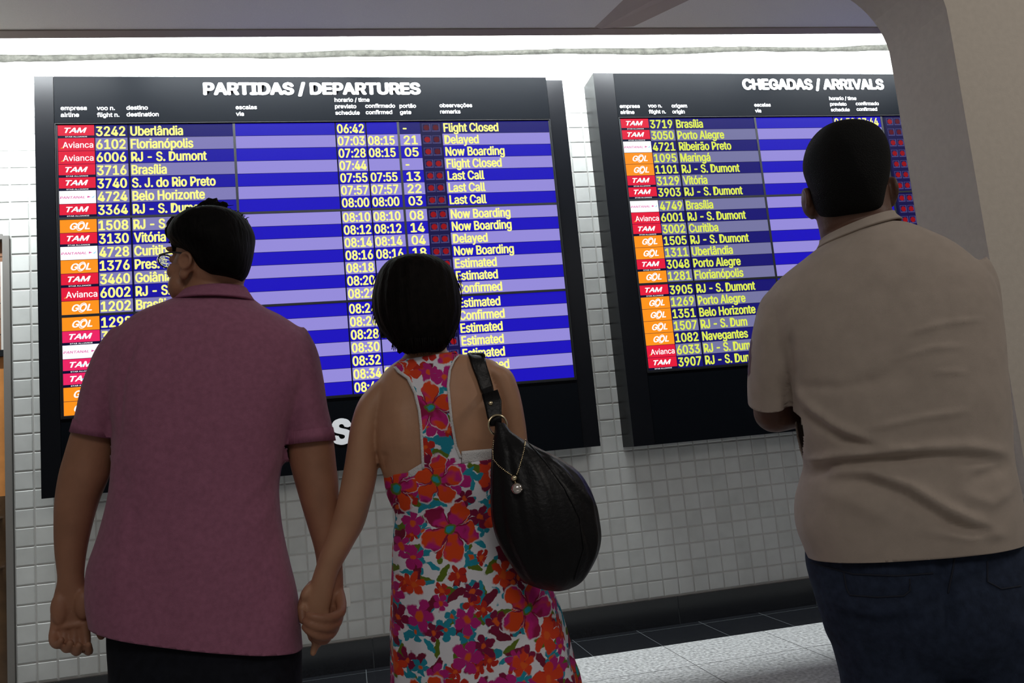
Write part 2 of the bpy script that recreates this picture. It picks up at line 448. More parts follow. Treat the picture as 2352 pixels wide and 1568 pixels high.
# ------------------------------------------------------------------ flight boards
def load_font():
    import os
    try:
        p = os.path.join(bpy.utils.system_resource('DATAFILES'), 'fonts', 'Inter.woff2')
        return bpy.data.fonts.load(p)
    except Exception:
        return None
FONT = load_font()
_cache = {}
def text_geo(s, bold=0., shear=0.):
    """flat lettering, cap height 1, starting at x=0 -> (verts, faces)"""
    key = (s, bold, shear)
    if key in _cache: return _cache[key]
    c = bpy.data.curves.new('t', 'FONT'); c.body = s; c.size = 1; c.shear = shear; c.resolution_u = 3
    if FONT: c.font = FONT
    o = bpy.data.objects.new('t', c); COL.objects.link(o)
    dg = bpy.context.evaluated_depsgraph_get(); dg.update()
    me = bpy.data.meshes.new_from_object(o.evaluated_get(dg), depsgraph=dg)
    v = np.array([tuple(q.co[:2]) for q in me.vertices]).reshape(-1, 2); f = [tuple(q.vertices) for q in me.polygons]
    bpy.data.objects.remove(o); bpy.data.meshes.remove(me); bpy.data.curves.remove(c)
    _cache[key] = (v, f); return v, f
_v, _ = text_geo('H'); CAPH = _v[:, 1].max() if len(_v) else .7
def put_text(mb, s, x, z, h, y, width=None, bold=0., shear=0., mi=0, align='l', squeeze=1., thick=0.):
    """lettering on a board face: x left, z baseline, h cap height"""
    v, f = text_geo(s, bold, shear)
    if not len(v): return
    k = h/CAPH; x0 = v[:, 0].min(); wd = (v[:, 0].max() - x0)*k
    sx = squeeze*k if width is None else k*width/wd
    X = (v[:, 0] - x0)*sx
    if align == 'c': X -= X.max()/2
    if align == 'r': X -= X.max()
    P_ = [(x + a, y, z + b*k) for a, b in zip(X, v[:, 1])]
    mb.add(P_, f, mi)
    if bold:                                            # heavier strokes
        for q in range(8):
            dx, dz = bold*k*math.cos(q*math.pi/4), bold*k*math.sin(q*math.pi/4)*.7
            mb.add([(a + dx, b - .00004*(q + 1), c + dz) for a, b, c in P_], f, mi)
    if thick:                                           # raised lettering: sides from the boundary
        from collections import Counter
        cnt = Counter(); 
        for q in f:
            for i in range(len(q)): cnt[frozenset((q[i], q[(i + 1) % len(q)]))] += 1
        for q in f:
            for i in range(len(q)):
                a, b = q[i], q[(i + 1) % len(q)]
                if cnt[frozenset((a, b))] == 1:
                    A, B = P_[a], P_[b]; mb.quad(A, B, (B[0], y + thick, B[2]), (A[0], y + thick, A[2]), mi)

PW, PH = .9375, .540
BZ = .0115                                              # bezel round each picture
def airline_tile(kind, x0, x1, z0, z1, y, dim):
    mb = MB(); h = z1 - z0; wd = x1 - x0; g2 = .0012
    mats = [M['redp'] if dim and dim != 2 else M['red'], M['orange'], M['scrwhite'], M['pinkline'], M['sky'], M['rule'], M['tailyel']]
    def rect(a, b, c, d, mi, yy=y): mb.quad((a, yy, c), (b, yy, c), (b, yy, d), (a, yy, d), mi)
    if kind == 'T':
        rect(x0, x1, z0 + h*.18, z1 - g2, 0); rect(x0, x1, z0, z0 + h*.18, 5)
        put_text(mb, 'TAM', x0 + wd*.19, z0 + h*.40, h*.37, y - .0006, width=wd*.60, bold=.035, shear=.28, mi=2)
        mb.add([(x0 + wd*.46, y - .0008, z0 + h*.48), (x0 + wd*.58, y - .0008, z0 + h*.66), (x0 + wd*.54, y - .0008, z0 + h*.46)], [(0, 1, 2)], 4)
        put_text(mb, 'STAR ALLIANCE', x0 + wd*.20, z0 + h*.045, h*.085, y - .0006, width=wd*.6, bold=.02, mi=2)
    elif kind == 'A':
        rect(x0, x1, z0 + g2, z1 - g2, 0)
        put_text(mb, 'Avianca', x0 + wd*.13, z0 + h*.24, h*.44, y - .0006, width=wd*.83, bold=.012, mi=2)
        mb.add([(x0 + wd*.06, y - .0008, z0 + h*.20), (x0 + wd*.24, y - .0008, z0 + h*.50), (x0 + wd*.14, y - .0008, z0 + h*.22)], [(0, 1, 2)], 6)
    elif kind == 'G':
        rect(x0, x1, z0 + g2, z1 - g2, 1)
        put_text(mb, 'GOL', x0 + wd*.28, z0 + h*.26, h*.46, y - .0006, width=wd*.52, bold=.03, shear=.3, mi=2)
        c = Vector((x0 + wd*.56, y - .0008, z0 + h*.49)); pts = []
        for rr in (1., .84):
            pts.append([c + Vector((math.cos(t)*wd*.11*rr + math.sin(t)*h*.10, 0, math.sin(t)*h*.35*rr)) for t in [2*math.pi*k/24 for k in range(24)]])
        mb.grid(pts, 2, True)
    else:
        rect(x0, x1, z0 + g2, z1 - g2, 2)
        put_text(mb, 'PANTANAL', x0 + wd*.02, z0 + h*.40, h*.17, y - .0006, width=wd*.68, bold=.02, shear=.2, mi=3)
        mb.add([(x0 + wd*.76, y - .0007, z0 + h*.42), (x0 + wd*.86, y - .0007, z0 + h*.50), (x0 + wd*.77, y - .0007, z0 + h*.58)], [(0, 1, 2)], 3)
        mb.add([(x0 + wd*.87, y - .0007, z0 + h*.42), (x0 + wd*.98, y - .0007, z0 + h*.62), (x0 + wd*.93, y - .0007, z0 + h*.42)], [(0, 1, 2)], 4)
    return mb, mats

def board(name, label, ox, sx0, sz0, xa, xb, ztop, zbot, title, tx0, tx1, heads, data, step, dims, foot=None):
    """ox .. ; sx0,sz0 = top-left of the screen wall; xa..xb outside edges"""
    T = thing(name, label, 'flight information board', ((xa + xb)/2, BD + .1, zbot), 'airport flight boards on the tiled wall')
    sx1 = sx0 + 3*PW; sz1 = sz0 - 3*PH; rim = .008
    mb = MB(); mb.box((xa + .004, BD + .012, zbot + .004), (xb - .004, WY - .003, ztop - .012)); link('housing', mb, M['black'], T)
    for (a, b, dz, dy) in ((xa, sx0 - .008, 0, 0), (sx1 + .008, xb, step, .006)):
        mb = MB(); mb.box((a, BD - .002 + dy, zbot), (b, WY - .003, ztop - dz)); link('side_panel', mb, M['black'], T)
    mb = MB(); mb.box((sx0 - .006, BD, sz0 + rim), (sx1 + .006, BD + .05, ztop)); link('header_panel', mb, M['blackpanel'], T)
    mb = MB(); mb.box((sx0 - .006, BD, zbot), (sx1 + .006, BD + .05, sz1 - rim)); link('footer_panel', mb, M['blackpanel'], T)
    mb = MB()                                            # thin metal rim round the screen wall
    for q in ((sx0 - .005, sz0, sx1 + .005, sz0 + .004), (sx0 - .005, sz1 - .006, sx1 + .005, sz1 - .002), (sx0 - .005, sz1, sx0 - .001, sz0), (sx1 + .001, sz1, sx1 + .005, sz0)):
        mb.box((q[0], BD - .004, q[1]), (q[2], BD + .03, q[3]))
    link('screen_rim', mb, M['gasket'], T)
    mb = MB(); put_text(mb, title, tx0, heads['ty'], heads['th'], BD - .003, width=tx1 - tx0, bold=.05, thick=.003); link('title_lettering', mb, M['white'], T)
    for (s, x, z, h, wdt) in heads['cols']:
        mb = MB()
        for k, line in enumerate(s.split('\n')): put_text(mb, line, x, z - k*h*1.7, h, BD - .002, squeeze=1.03, bold=.014, thick=.002)
        link('column_heading', mb, M['white'], T)
    if foot:
        mb = MB(); put_text(mb, foot[0], foot[1], foot[2], foot[3], BD - .003, width=foot[4], bold=.055, thick=.003); link('footer_lettering', mb, M['white'], T)
    yS = BD + .004
    cells = ((0, .197, .212, .385, .395, 1.), (0, .60, .795, 1.), (0, .15, .152, .285, .29, 1.))
    for r in range(3):
        for c in range(3):
            dim = dims[c]
            x0 = sx0 + c*PW; x1 = x0 + PW; zt = sz0 - r*PH; zb = zt - PH
            ax0, ax1, at, ab = x0 + BZ*.6, x1 - BZ*.6, zt - (BZ*.35 if r else .004), zb + BZ*.75
            mb = MB()
            for q in ((x0, at, x1, zt), (x0, zb, x1, ab), (x0, ab, ax0, at), (ax1, ab, x1, at)):
                mb.box((q[0], yS - .003, q[1]), (q[2], yS + .03, q[3]), 0)
            rh = (at - ab)/7; W_ = ax1 - ax0
            if c == 0: spans = [(.0, .205, 'logo'), (.208, .388, 'b'), (.400, 1., 'b')]
            elif c == 1: spans = [(0, .606, 'b'), (.615, .797, 'b'), (.806, 1., 'b')]
            elif not foot: spans = [(.02, .165, 'led'), (.17, 1., 'b')]
            else: spans = [(0, .135, 'b'), (.137, .275, 'led'), (.277, 1., 'b')]
            scr = None
            for k in range(7):
                i = r*7 + k; zt_ = at - k*rh; zb_ = zt_ - rh
                for (a, b, t) in spans:
                    X0_, X1_ = ax0 + a*W_, ax0 + b*W_
                    if t == 'b':
                        odd = (i % 2 == 0); mid = c == 0 and not dim
                        dd = dim or (i == 0 and c != 1) 
                        mi = (3 if dd else 10 if mid else 1) if odd else (4 if dim else 11 if mid or dd else 2)
                        mb.quad((X0_, yS, zb_ + .0012), (X1_, yS, zb_ + .0012), (X1_, yS, zt_ - .0012), (X0_, yS, zt_ - .0012), mi)
                    elif t == 'led':
                        mb.quad((X0_, yS, zb_), (X1_, yS, zb_), (X1_, yS, zt_), (X0_, yS, zt_), 5)
                        for q, fx in enumerate((.28, .72)):
                            cx, cz = X0_ + (X1_ - X0_)*fx, (zt_ + zb_)/2; s_ = rh*.34
                            mb.quad((cx - s_, yS - .0004, cz - s_), (cx + s_, yS - .0004, cz - s_), (cx + s_, yS - .0004, cz + s_), (cx - s_, yS - .0004, cz + s_), 8)
                            s2 = s_*.86
                            mb.quad((cx - s2, yS - .0005, cz - s2*.8), (cx + s2*.8, yS - .0005, cz - s2*.8), (cx + s2*.8, yS - .0005, cz + s2), (cx - s2, yS - .0005, cz + s2), 5)
                            on = (not (i == 0) and not (q == 1 and i < 3)) if foot else not (q == 1 and i < 2) and i != 1
                            rr = [(cx + s_*.7*math.cos(u), yS - .0008, cz + s_*.7*math.sin(u)) for u in [2*math.pi*j/16 for j in range(16)]]
                            mb.add(rr, [tuple(range(16))], 6 if on else 7)
                mb.quad((ax0, yS + .0003, zb_), (ax1, yS + .0003, zb_), (ax1, yS + .0003, zt_), (ax0, yS + .0003, zt_), 9)
            scr = link('screen', mb, [M['gasket'], M['navy'], M['lav'], M['navy_dim'], M['lav_dim'], M['cell'], M['ledon'], M['ledoff'], M['ledring'], M['rule'], M['navy_mid'], M['lav_mid']], T)
            for k in range(7):
                i = r*7 + k
                if i >= len(data): continue
                d = data[i]; zt_ = at - k*rh; zb_ = zt_ - rh; h = rh*.70; zt2 = zb_ + rh*.14; yt = yS - .0012
                my = M['yellowg'] if (dim == 2) else M['yellow']
                def entry(nm, s, fx, wd=None, sq=.765):
                    if not s: return
                    m2 = MB(); put_text(m2, s, ax0 + fx*W_, zt2, h, yt, width=wd, squeeze=sq, bold=.026)
                    link(nm, m2, my, scr)
                if c == 0:
                    if d[0]:
                        m2, mm = airline_tile(d[0], ax0 + .002, ax0 + .203*W_, zb_, zt_, yS - .001, dim or (r == 2))
                        link('airline_tile', m2, mm, scr)
                    entry('flight_number', d[1], .215, wd=.160*W_ if d[1] and len(d[1]) == 4 else None)
                    entry('city_name', d[2], .408)
                elif c == 1:
                    entry('scheduled_time', d[3], .622, wd=.165*W_ if len(d[3]) == 5 else None)
                    entry('confirmed_time', d[4], .812, wd=.165*W_ if len(d[4]) == 5 else None)
                else:
                    entry('gate_number', d[5], .025, wd=.085*W_ if len(d[5]) == 2 else None)
                    entry('remark', d[6], .29)
    return T

DEP = [('T','3242','Uberlândia','06:42','','-','Flight Closed'), ('A','6102','Florianópolis','07:03','08:15','21','Delayed'),
 ('A','6006','RJ - S. Dumont','07:28','08:15','05','Now Boarding'), ('T','3716','Brasília','07:44','','-','Flight Closed'),
 ('T','3740','S. J. do Rio Preto','07:55','07:55','13','Last Call'), ('P','4724','Belo Horizonte','07:57','07:57','22','Last Call'),
 ('T','3364','RJ - S. Dumont','08:00','08:00','03','Last Call'), ('G','1508','RJ - S. Dumont','08:10','08:10','08','Now Boarding'),
 ('T','3130','Vitória','08:12','08:12','14','Now Boarding'), ('P','4728','Curitiba','08:14','08:14','04','Delayed'),
 ('G','1376','Pres. P','08:16','08:16','18','Now Boarding'), ('T','3460','Goiânia','08:18','','','Estimated'),
 ('A','6002','RJ - S. Dumont','08:20','','','Estimated'), ('G','1202','Brasília','08:22','','','Confirmed'),
 ('G','1298','','08:24','','','Estimated'), ('T','3','','08:26','','','Confirmed'), ('P','','','08:28','','','Estimated'),
 ('T','','','08:30','','','Estimated'), ('T','','','08:32','','','Estimated'), ('G','','','08:34','0','','Confirmed'), ('G','','','08:4','','','')]
ARR = [('T','3719','Brasília','06:50','07:44','',''), ('T','3050','Porto Alegre','','','',''), ('P','4721','Ribeirão Preto','','','',''),
 ('G','1095','Maringá','','','',''), ('G','1101','RJ - S. Dumont','','','',''), ('T','3129','Vitória','','','',''), ('T','3903','RJ - S. Dumont','','','',''),
 ('P','4749','Brasília','','','',''), ('A','6001','RJ - S. Dumont','','','',''), ('T','3002','Curitiba','','','',''), ('G','1505','RJ - S. Dumont','','','',''),
 ('G','1311','Uberlândia','','','',''), ('T','3048','Porto Alegre','','','',''), ('G','1281','Florianópolis','','','',''), ('T','3905','RJ - S. Dumont','','','',''),
 ('G','1269','Porto Alegre','','','',''), ('G','1351','Belo Horizonte','','','',''), ('G','1507','RJ - S. Dum','','','',''), ('G','1082','Navegantes','','','',''),
 ('A','6033','RJ - S. Dum','','','',''), ('T','3907','RJ - S. Dum','','','','')]
def bx(px, py): return atY(px, py, BD)
def H(s, px, py, h=.0235):
    q = bx(px, py); return (s, q.x, q.z, h, None)
t0, t1 = bx(470, 217), bx(964, 214)
board('flight_board', 'wide black departures board left of the gap, topped by PARTIDAS / DEPARTURES', 0, -1.456, 3.142, -1.561, 1.468, 3.420, 1.113,
      'PARTIDAS / DEPARTURES', t0.x, t1.x,
      dict(ty=t0.z, th=.067, cols=[H('empresa\nairline', 140, 253), H('voo n.\nflight n.', 223, 253), H('destino\ndestination', 291, 252), H('escalas\nvia', 542, 251),
           H('horario / time\nprevisto\nschedule', 769, 234), H('\nconfirmado\nconfirmed', 838.5, 233), H('\nportão\ngate', 917, 233), H('\nobservações\nremarks', 1009, 232)]),
      DEP, .016, (0, 0, 0), foot=('S', bx(768, 1018).x, bx(768, 1018).z, .125, .088))
t0, t1 = bx(1708, 205), bx(2029, 206)
board('flight_board', 'black arrivals board right of the gap, topped by CHEGADAS / ARRIVALS', 0, 1.815, 3.150, 1.673, 4.76, 3.449, 1.090,
      'CHEGADAS / ARRIVALS', t0.x, t1.x,
      dict(ty=t0.z, th=.067, cols=[H('empresa\nairline', 1424, 248), H('voo n.\nflight n.', 1489, 247), H('origem\norigin', 1543, 247), H('escalas\nvia', 1733, 245),
           H('horario / time\nprevisto\nschedule', 1905, 230), H('\nconfirmado\nconfirmed', 1964, 229)]),
      ARR, 0., (2, 0, 1))

# ------------------------------------------------------------------ people
M['skin_a'] = mat('tanned_skin', (.36, .17, .10), .5, .4, noise=(22, .10), bump=(180, .15, .002))
M['skin_b'] = mat('light_brown_skin', (.50, .27, .16), .48, .4, noise=(16, .08), bump=(180, .12, .002))
M['skin_c'] = mat('dark_brown_skin', (.13, .062, .04), .48, .4, noise=(22, .12), bump=(180, .15, .002))
M['lip_'] = mat('lips', (.32, .11, .09), .45, .4)
M['eyewhite'] = mat('eye_white', (.75, .72, .68), .25, .5)
M['iris'] = mat('dark_iris', (.02, .012, .008), .15, .5)
M['hair_black'] = mat('black_hair', (.0035, .003, .003), .65, .07, noise=(60, .4), bump=(90, .9, .006, (1, 1, .18)))
M['hair_brown'] = mat('dark_brown_hair', (.005, .0035, .003), .65, .08, noise=(60, .4), bump=(110, .8, .005, (1, 1, .12)))
M['hair_crop'] = mat('close_cropped_black_hair', (.006, .006, .006), .75, .15, bump=(420, 1., .004))
M['polo'] = mat('mauve_pique_cotton', (.33, .125, .20), .9, .15, noise=(90, .10), bump=(650, .5, .0015), sheen=.15)
M['polo_rib'] = mat('mauve_ribbed_knit', (.33, .125, .20), .9, .15, noise=(90, .08), bump=(420, .7, .002, (1, 1, .1)))
M['tee'] = mat('beige_jersey_cotton', (.46, .385, .325), .92, .15, noise=(35, .05), bump=(700, .3, .001), sheen=.15)
M['jeans'] = mat('dark_blue_denim', (.022, .032, .060), .85, .2, noise=(60, .25), bump=(500, .5, .0015, (1, 1, .3)))
M['jeans_stitch'] = mat('faded_denim_seam', (.026, .030, .044), .85, .2)
M['trousers'] = mat('black_trouser_cloth', (.010, .011, .016), .9, .15, noise=(60, .2))
M['shoe'] = mat('black_shoe_leather', (.012, .011, .011), .35, .5)
M['leather'] = mat('black_soft_leather', (.004, .004, .005), .42, .28, noise=(30, .2), bump=(120, .35, .003))
M['gold'] = mat('pale_gold_metal', (.83, .70, .45), .18, .5, 1.)
M['pearl'] = mat('polished_silver_ball', (.92, .86, .80), .12, .5, 1.)
M['frame_'] = mat('black_spectacle_frame', (.01, .01, .012), .3, .5)
M['lace'] = mat('white_lace_trim', (.75, .74, .74), .85, .2, bump=(300, .8, .003))
def glass_mat():
    m = mat('clear_lens', (.9, .95, .95), .03, .5); b = m.node_tree.nodes['Principled BSDF']
    b.inputs['Transmission Weight'].default_value = 1; b.inputs['IOR'].default_value = 1.03; return m
M['lens'] = glass_mat()

def floral():
    """painted flowers on white cotton, drawn in cloth metres"""
    m = bpy.data.materials.new('floral_printed_cotton'); m.use_nodes = True; nt = m.node_tree; N = nt.nodes; Lk = nt.links
    b = N['Principled BSDF']; b.inputs['Roughness'].default_value = .85; b.inputs['Specular IOR Level'].default_value = .2
    uv = N.new('ShaderNodeUVMap'); uv.uv_map = 'cloth'
    def val(x): return x
    def math_(op, a, c=None, d=None, clamp=False):
        n = N.new('ShaderNodeMath'); n.operation = op; n.use_clamp = clamp
        for i, x in enumerate((a, c, d)):
            if x is None: continue
            if hasattr(x, 'links'): Lk.new(x, n.inputs[i])
            else: n.inputs[i].default_value = x
        return n.outputs[0]
    def vec(op, a, c=None, scale=None):
        n = N.new('ShaderNodeVectorMath'); n.operation = op
        for i, x in enumerate((a, c)):
            if x is None: continue
            if hasattr(x, 'links'): Lk.new(x, n.inputs[i])
            else: n.inputs[i].default_value = x
        if scale is not None: n.inputs['Scale'].default_value = scale
        return n.outputs[0]
    nz = N.new('ShaderNodeTexNoise'); nz.inputs['Scale'].default_value = 45; nz.inputs['Detail'].default_value = 3
    Lk.new(uv.outputs[0], nz.inputs['Vector'])
    wob = vec('SCALE', vec('SUBTRACT', nz.outputs['Color'], (.5, .5, .5)), scale=.022)
    P0 = vec('ADD', uv.outputs[0], wob)
    def mix(fac, a, c):
        n = N.new('ShaderNodeMix'); n.data_type = 'RGBA'
        Lk.new(fac, n.inputs[0])
        for i, x in ((6, a), (7, c)):
            if hasattr(x, 'links'): Lk.new(x, n.inputs[i])
            else: n.inputs[i].default_value = (*x, 1)
        return n.outputs[2]
    def step(x, edge, soft=.02):                         # 1 where x < edge
        n = N.new('ShaderNodeMapRange'); n.clamp = True
        Lk.new(x, n.inputs[0])
        if hasattr(edge, 'links'):
            d = math_('SUBTRACT', x, edge); Lk.new(d, n.inputs[0]); lo, hi = -soft, soft
        else: lo, hi = edge - soft, edge + soft
        n.inputs[1].default_value = lo; n.inputs[2].default_value = hi; n.inputs[3].default_value = 1; n.inputs[4].default_value = 0
        return n.outputs[0]
    def cells(scale, off, rnd):
        q = vec('ADD', vec('SCALE', P0, scale=scale), off)
        v = N.new('ShaderNodeTexVoronoi'); v.voronoi_dimensions = '2D'; v.inputs['Scale'].default_value = 1; v.inputs['Randomness'].default_value = rnd
        Lk.new(q, v.inputs['Vector'])
        loc = vec('SUBTRACT', q, v.outputs['Position'])
        sx = N.new('ShaderNodeSeparateXYZ'); Lk.new(loc, sx.inputs[0])
        sc = N.new('ShaderNodeSeparateColor'); Lk.new(v.outputs['Color'], sc.inputs[0])
        return sx.outputs[0], sx.outputs[1], sc.outputs
    def flower(scale, off, rnd, R0, petals):
        x, y, c = cells(scale, off, rnd)
        r = math_('SQRT', math_('ADD', math_('MULTIPLY', x, x), math_('MULTIPLY', y, y)))
        th = math_('ARCTAN2', y, x)
        a = math_('ADD', math_('MULTIPLY', th, petals/2), math_('MULTIPLY', c[0], 6.28))
        pet = math_('POWER', math_('ABSOLUTE', math_('COSINE', a)), .55)
        R = math_('MULTIPLY', math_('ADD', math_('MULTIPLY', pet, .72), .28), math_('ADD', math_('MULTIPLY', c[1], R0*.45), R0*.62))
        streak = math_('COSINE', math_('MULTIPLY', a, 4.))
        return r, R, c, pet, streak
    col = (.84, .84, .90)
    n1 = N.new('ShaderNodeTexNoise'); n1.inputs['Scale'].default_value = 26; n1.inputs['Detail'].default_value = 1.5
    Lk.new(vec('ADD', P0, (3, 7, 0)), n1.inputs['Vector'])
    col = mix(step(n1.outputs['Fac'], .40, .008), col, (.02, .30, .42))         # teal brush marks
    # leaves: slim ellipses, each turned its own way
    for sc_, off, c0 in ((20, (5.2, 1.1, 0), (.13, .20, .02)), (26, (9.4, 4.3, 0), (.02, .33, .45)), (17, (2.7, 8.8, 0), (.20, .015, .045))):
        x, y, c = cells(sc_, off, .9)
        t = math_('MULTIPLY', c[0], 6.28); cs, sn = math_('COSINE', t), math_('SINE', t)
        u = math_('ADD', math_('MULTIPLY', x, cs), math_('MULTIPLY', y, sn)); v = math_('SUBTRACT', math_('MULTIPLY', y, cs), math_('MULTIPLY', x, sn))
        d = math_('ADD', math_('MULTIPLY', math_('MULTIPLY', u, u), 5.), math_('MULTIPLY', math_('MULTIPLY', v, v), 42.))
        keep = math_('LESS_THAN', c[1], .72)
        col = mix(math_('MULTIPLY', step(d, .8, .1), keep), col, c0)
    # small flowers
    for sc_, off, R0, ca, cb in ((19, (8.7, 2.3, 0), .46, (.55, .03, .02), (.02, .30, .42)), (16, (1.7, 3.3, 0), .46, (.24, .012, .06), (.50, .02, .20)), (12, (6.1, .4, 0), .44, (.52, .02, .22), (.75, .06, .02))):
        r, R, c, pet, st = flower(sc_, off, .85, R0, 5)
        base = mix(step(c[2], .5, .02), ca, cb)
        keep = math_('LESS_THAN', c[1], .80)
        col = mix(math_('MULTIPLY', step(r, R, .02), keep), col, base)
        col = mix(math_('MULTIPLY', step(r, .085, .02), keep), col, (.80, .12, .02))
    # large flowers: magenta and orange-red petals with crimson shading, teal eye
    n2 = N.new('ShaderNodeTexNoise'); n2.inputs['Scale'].default_value = 19; n2.inputs['Detail'].default_value = 2
    Lk.new(uv.outputs[0], n2.inputs['Vector'])
    r, R, c, pet, st = flower(6.9, (.35, .62, 0), .8, .50, 5)
    petc = mix(step(n2.outputs['Fac'], .50, .03), (.80, .075, .015), (.56, .02, .22))
    petc = mix(step(pet, .55, .06), petc, (.30, .012, .06))
    petc = mix(step(n2.outputs['Fac'], .38, .03), petc, (.30, .012, .07))
    keep = math_('LESS_THAN', c[1], .68)
    col = mix(math_('MULTIPLY', step(r, math_('ADD', R, .018), .012), keep), col, (.84, .84, .90))
    col = mix(math_('MULTIPLY', step(r, R, .012), keep), col, petc)
    col = mix(math_('MULTIPLY', step(r, .075, .01), keep), col, (.13, .2, .02))
    col = mix(math_('MULTIPLY', step(r, .045, .01), keep), col, (.02, .38, .45))
    Lk.new(col, b.inputs['Base Color'])
    return m
M['floral'] = floral()

def head_mb(mb, c, yaw, pitch, s=1., ears=True, eo=0., eu=0., es=1.):
    """skull, face and ears; looks along yaw (from +Y towards +X), pitched up; returns the frame"""
    f = Vector((math.sin(yaw)*math.cos(pitch), math.cos(yaw)*math.cos(pitch), math.sin(pitch)))
    r = Vector((math.cos(yaw), -math.sin(yaw), 0)); u = r.cross(f)
    Mx = Matrix((r, f, u)).transposed()
    def W(x, y, z): return Vector(c) + (r*x + f*y + u*z)*s
    def E(p, q, rot=None):
        mb.ell(W(*p), [k*s for k in q], Mx @ rot if rot else Mx, 22)
    E((0, -.012, .034), (.074, .094, .082)); E((0, .03, -.03), (.061, .062, .084)); E((0, .034, -.075), (.047, .05, .038))
    E((0, .073, -.100), (.021, .018, .017)); E((0, -.03, -.02), (.064, .062, .06))
    mb.tube([W(0, .086, .022), W(0, .098, 0), W(0, .110, -.022)], [.008*s, .010*s, .014*s])
    E((0, .100, -.028), (.017, .012, .008))
    for sg in (-1, 1):
        E((sg*.030, .078, .026), (.028, .012, .008)); E((sg*.040, .058, -.026), (.022, .022, .022))
        if ears:
            E((sg*(.075 + eo), -.006, -.012 + eu), (.010 + eo*.7, .021*es, .033*es), Matrix.Rotation(sg*-.25, 3, 'Z')); E((sg*(.074 + eo*.6), .0, -.036 + eu), (.009, .012, .013))
            mb.torus(W(sg*(.082 + eo), -.008, -.006 + eu), (f*.75).normalized(), u, .021*s*es, .0055*s*es)
        E((sg*.031, .079, .004), (.0125, .0125, .0095))
    E((0, .094, -.060), (.024, .010, .0065)); E((0, .092, -.070), (.021, .010, .0070))
    return W, f, r, u
def face_mats(me, W, s=1.):
    """lips, eye whites and irises by place"""
    pts = [(W(sg*.031, .087, .004), 2, .0105*s) for sg in (-1, 1)] + [(W(sg*.031, .092, .004), 3, .0052*s) for sg in (-1, 1)]
    lips = [W(x, .100, -.065) for x in (-.016, -.008, 0, .008, .016)]
    mid = W(0, .09, -.03)
    for p in me.polygons:
        c = Vector(p.center)
        if (c - mid).length > .09: continue
        for q in lips:
            if (c - q).length < .0095*s: p.material_index = 1
        for q, mi, rad in pts:
            if (c - q).length < rad: p.material_index = mi
def hand_mb(mb, wrist, d, side, nrm, s=1., curl=.5):
    """generic hand: d finger direction, side towards the thumb, nrm out of the palm"""
    d, side, nrm = [Vector(q).normalized() for q in (d, side, nrm)]; wv = Vector(wrist)
    def Q(a, b_, c_): return wv + (d*a + side*b_ + nrm*c_)*s
    mb.loft([[Q(-.015, 0, 0), side*.027*s, nrm*.020*s, 2.2], [Q(.03, .002, 0), side*.037*s, nrm*.017*s, 2.4], [Q(.07, 0, 0), side*.042*s, nrm*.014*s, 2.6], [Q(.09, -.002, 0), side*.040*s, nrm*.011*s, 2.6]], 24, 4)
    for k, (b_, L) in enumerate(((.030, .070), (.010, .078), (-.011, .073), (-.030, .058))):
        a0 = .086; p = Q(a0, b_, 0); pts = [Q(a0 - .02, b_, 0), p]; ang = 0
        for j, q in enumerate((.45, .32, .23)):
            ang += curl*(.55 + .25*j); p = p + (d*math.cos(ang) + nrm*math.sin(ang))*L*q*s; pts.append(p)
        mb.tube(pts, [.0095*s, .0098*s, .0088*s, .0082*s, .0070*s])
    mb.tube([Q(.012, .022, .004), Q(.040, .046, .012), Q(.066, .056, .022), Q(.088, .058, .034)], [.014*s, .0125*s, .0105*s, .008*s])
def shoe(mb, heel, d, s=1.):
    d = Vector(d).normalized(); sd = Vector((d.y, -d.x, 0)); h = Vector(heel); U = Vector((0, 0, 1))
    mb.loft([[h + d*-.03 + U*.035, sd*.03, U*.033, 2.4], [h + d*.03 + U*.047, sd*.038, U*.045, 2.6], [h + d*.10 + U*.040, sd*.042, U*.038, 2.6], [h + d*.17 + U*.030, sd*.048, U*.028, 2.6], [h + d*.225 + U*.022, sd*.036, U*.020, 2.4], [h + d*.245 + U*.018, sd*.015, U*.012, 2.]], 24, 4)
def ankle(pl, x, y_off):                                 # point on the floor below plane point
    return None

# ================================================================== left man, mauve polo
PA = Plane(-.30, 1.87, 0.)
base = PA.P(480, 1500); A = thing('person', 'man in mauve polo shirt and glasses, holding hands, head turned left', 'person', (base.x - .02, base.y, 0), 'travellers seen from behind')
R = PA.R
# shirt
mb = MB()
mb.loft([R((428,668),(566,660),.05,.0), R((408,684),(580,684),.062,.0), R((362,704),(608,704),.082), R((316,722),(650,726),.098), R((280,748),(690,752),.112), R((256,785),(712,785),.122,e=2.3), R((246,830),(716,830),.13,e=2.4),
         R((250,880),(706,880),.135,e=2.5), R((260,940),(682,940),.138,e=2.5), R((268,1000),(660,1000),.138,e=2.5), R((263,1060),(650,1060),.138,e=2.5), R((258,1120),(642,1120),.138,e=2.4), R((238,1205),(650,1205),.138,e=2.4),
         R((208,1300),(671,1300),.140,e=2.4), R((204,1385),(689,1390),.140,e=2.4), R((213,1440),(695,1488),.140,e=2.4), R((218,1490),(702,1545),.138,e=2.4)], 56, 5)
mb.loft([R((262,748),(352,800),.05), R((226,800),(330,840),.066), R((204,850),(312,885),.072), R((188,905),(292,932),.070), R((174,958),(280,980),.066), R((164,992),(272,1010),.062), R((154,1034),(262,1052),.06)], 36, 5)
mb.loft([R((620,800),(700,748),.05,.0), R((640,840),(730,800),.066,.008), R((652,890),(744,860),.072,.014), R((654,945),(754,925),.070,.018), R((653,985),(762,968),.066,.02), R((652,1022),(769,1010),.062,.02), R((654,1062),(774,1052),.06,.02)], 36, 5)
me = crumple(voxel(mb, .0065, 7), .004, 9, 1)
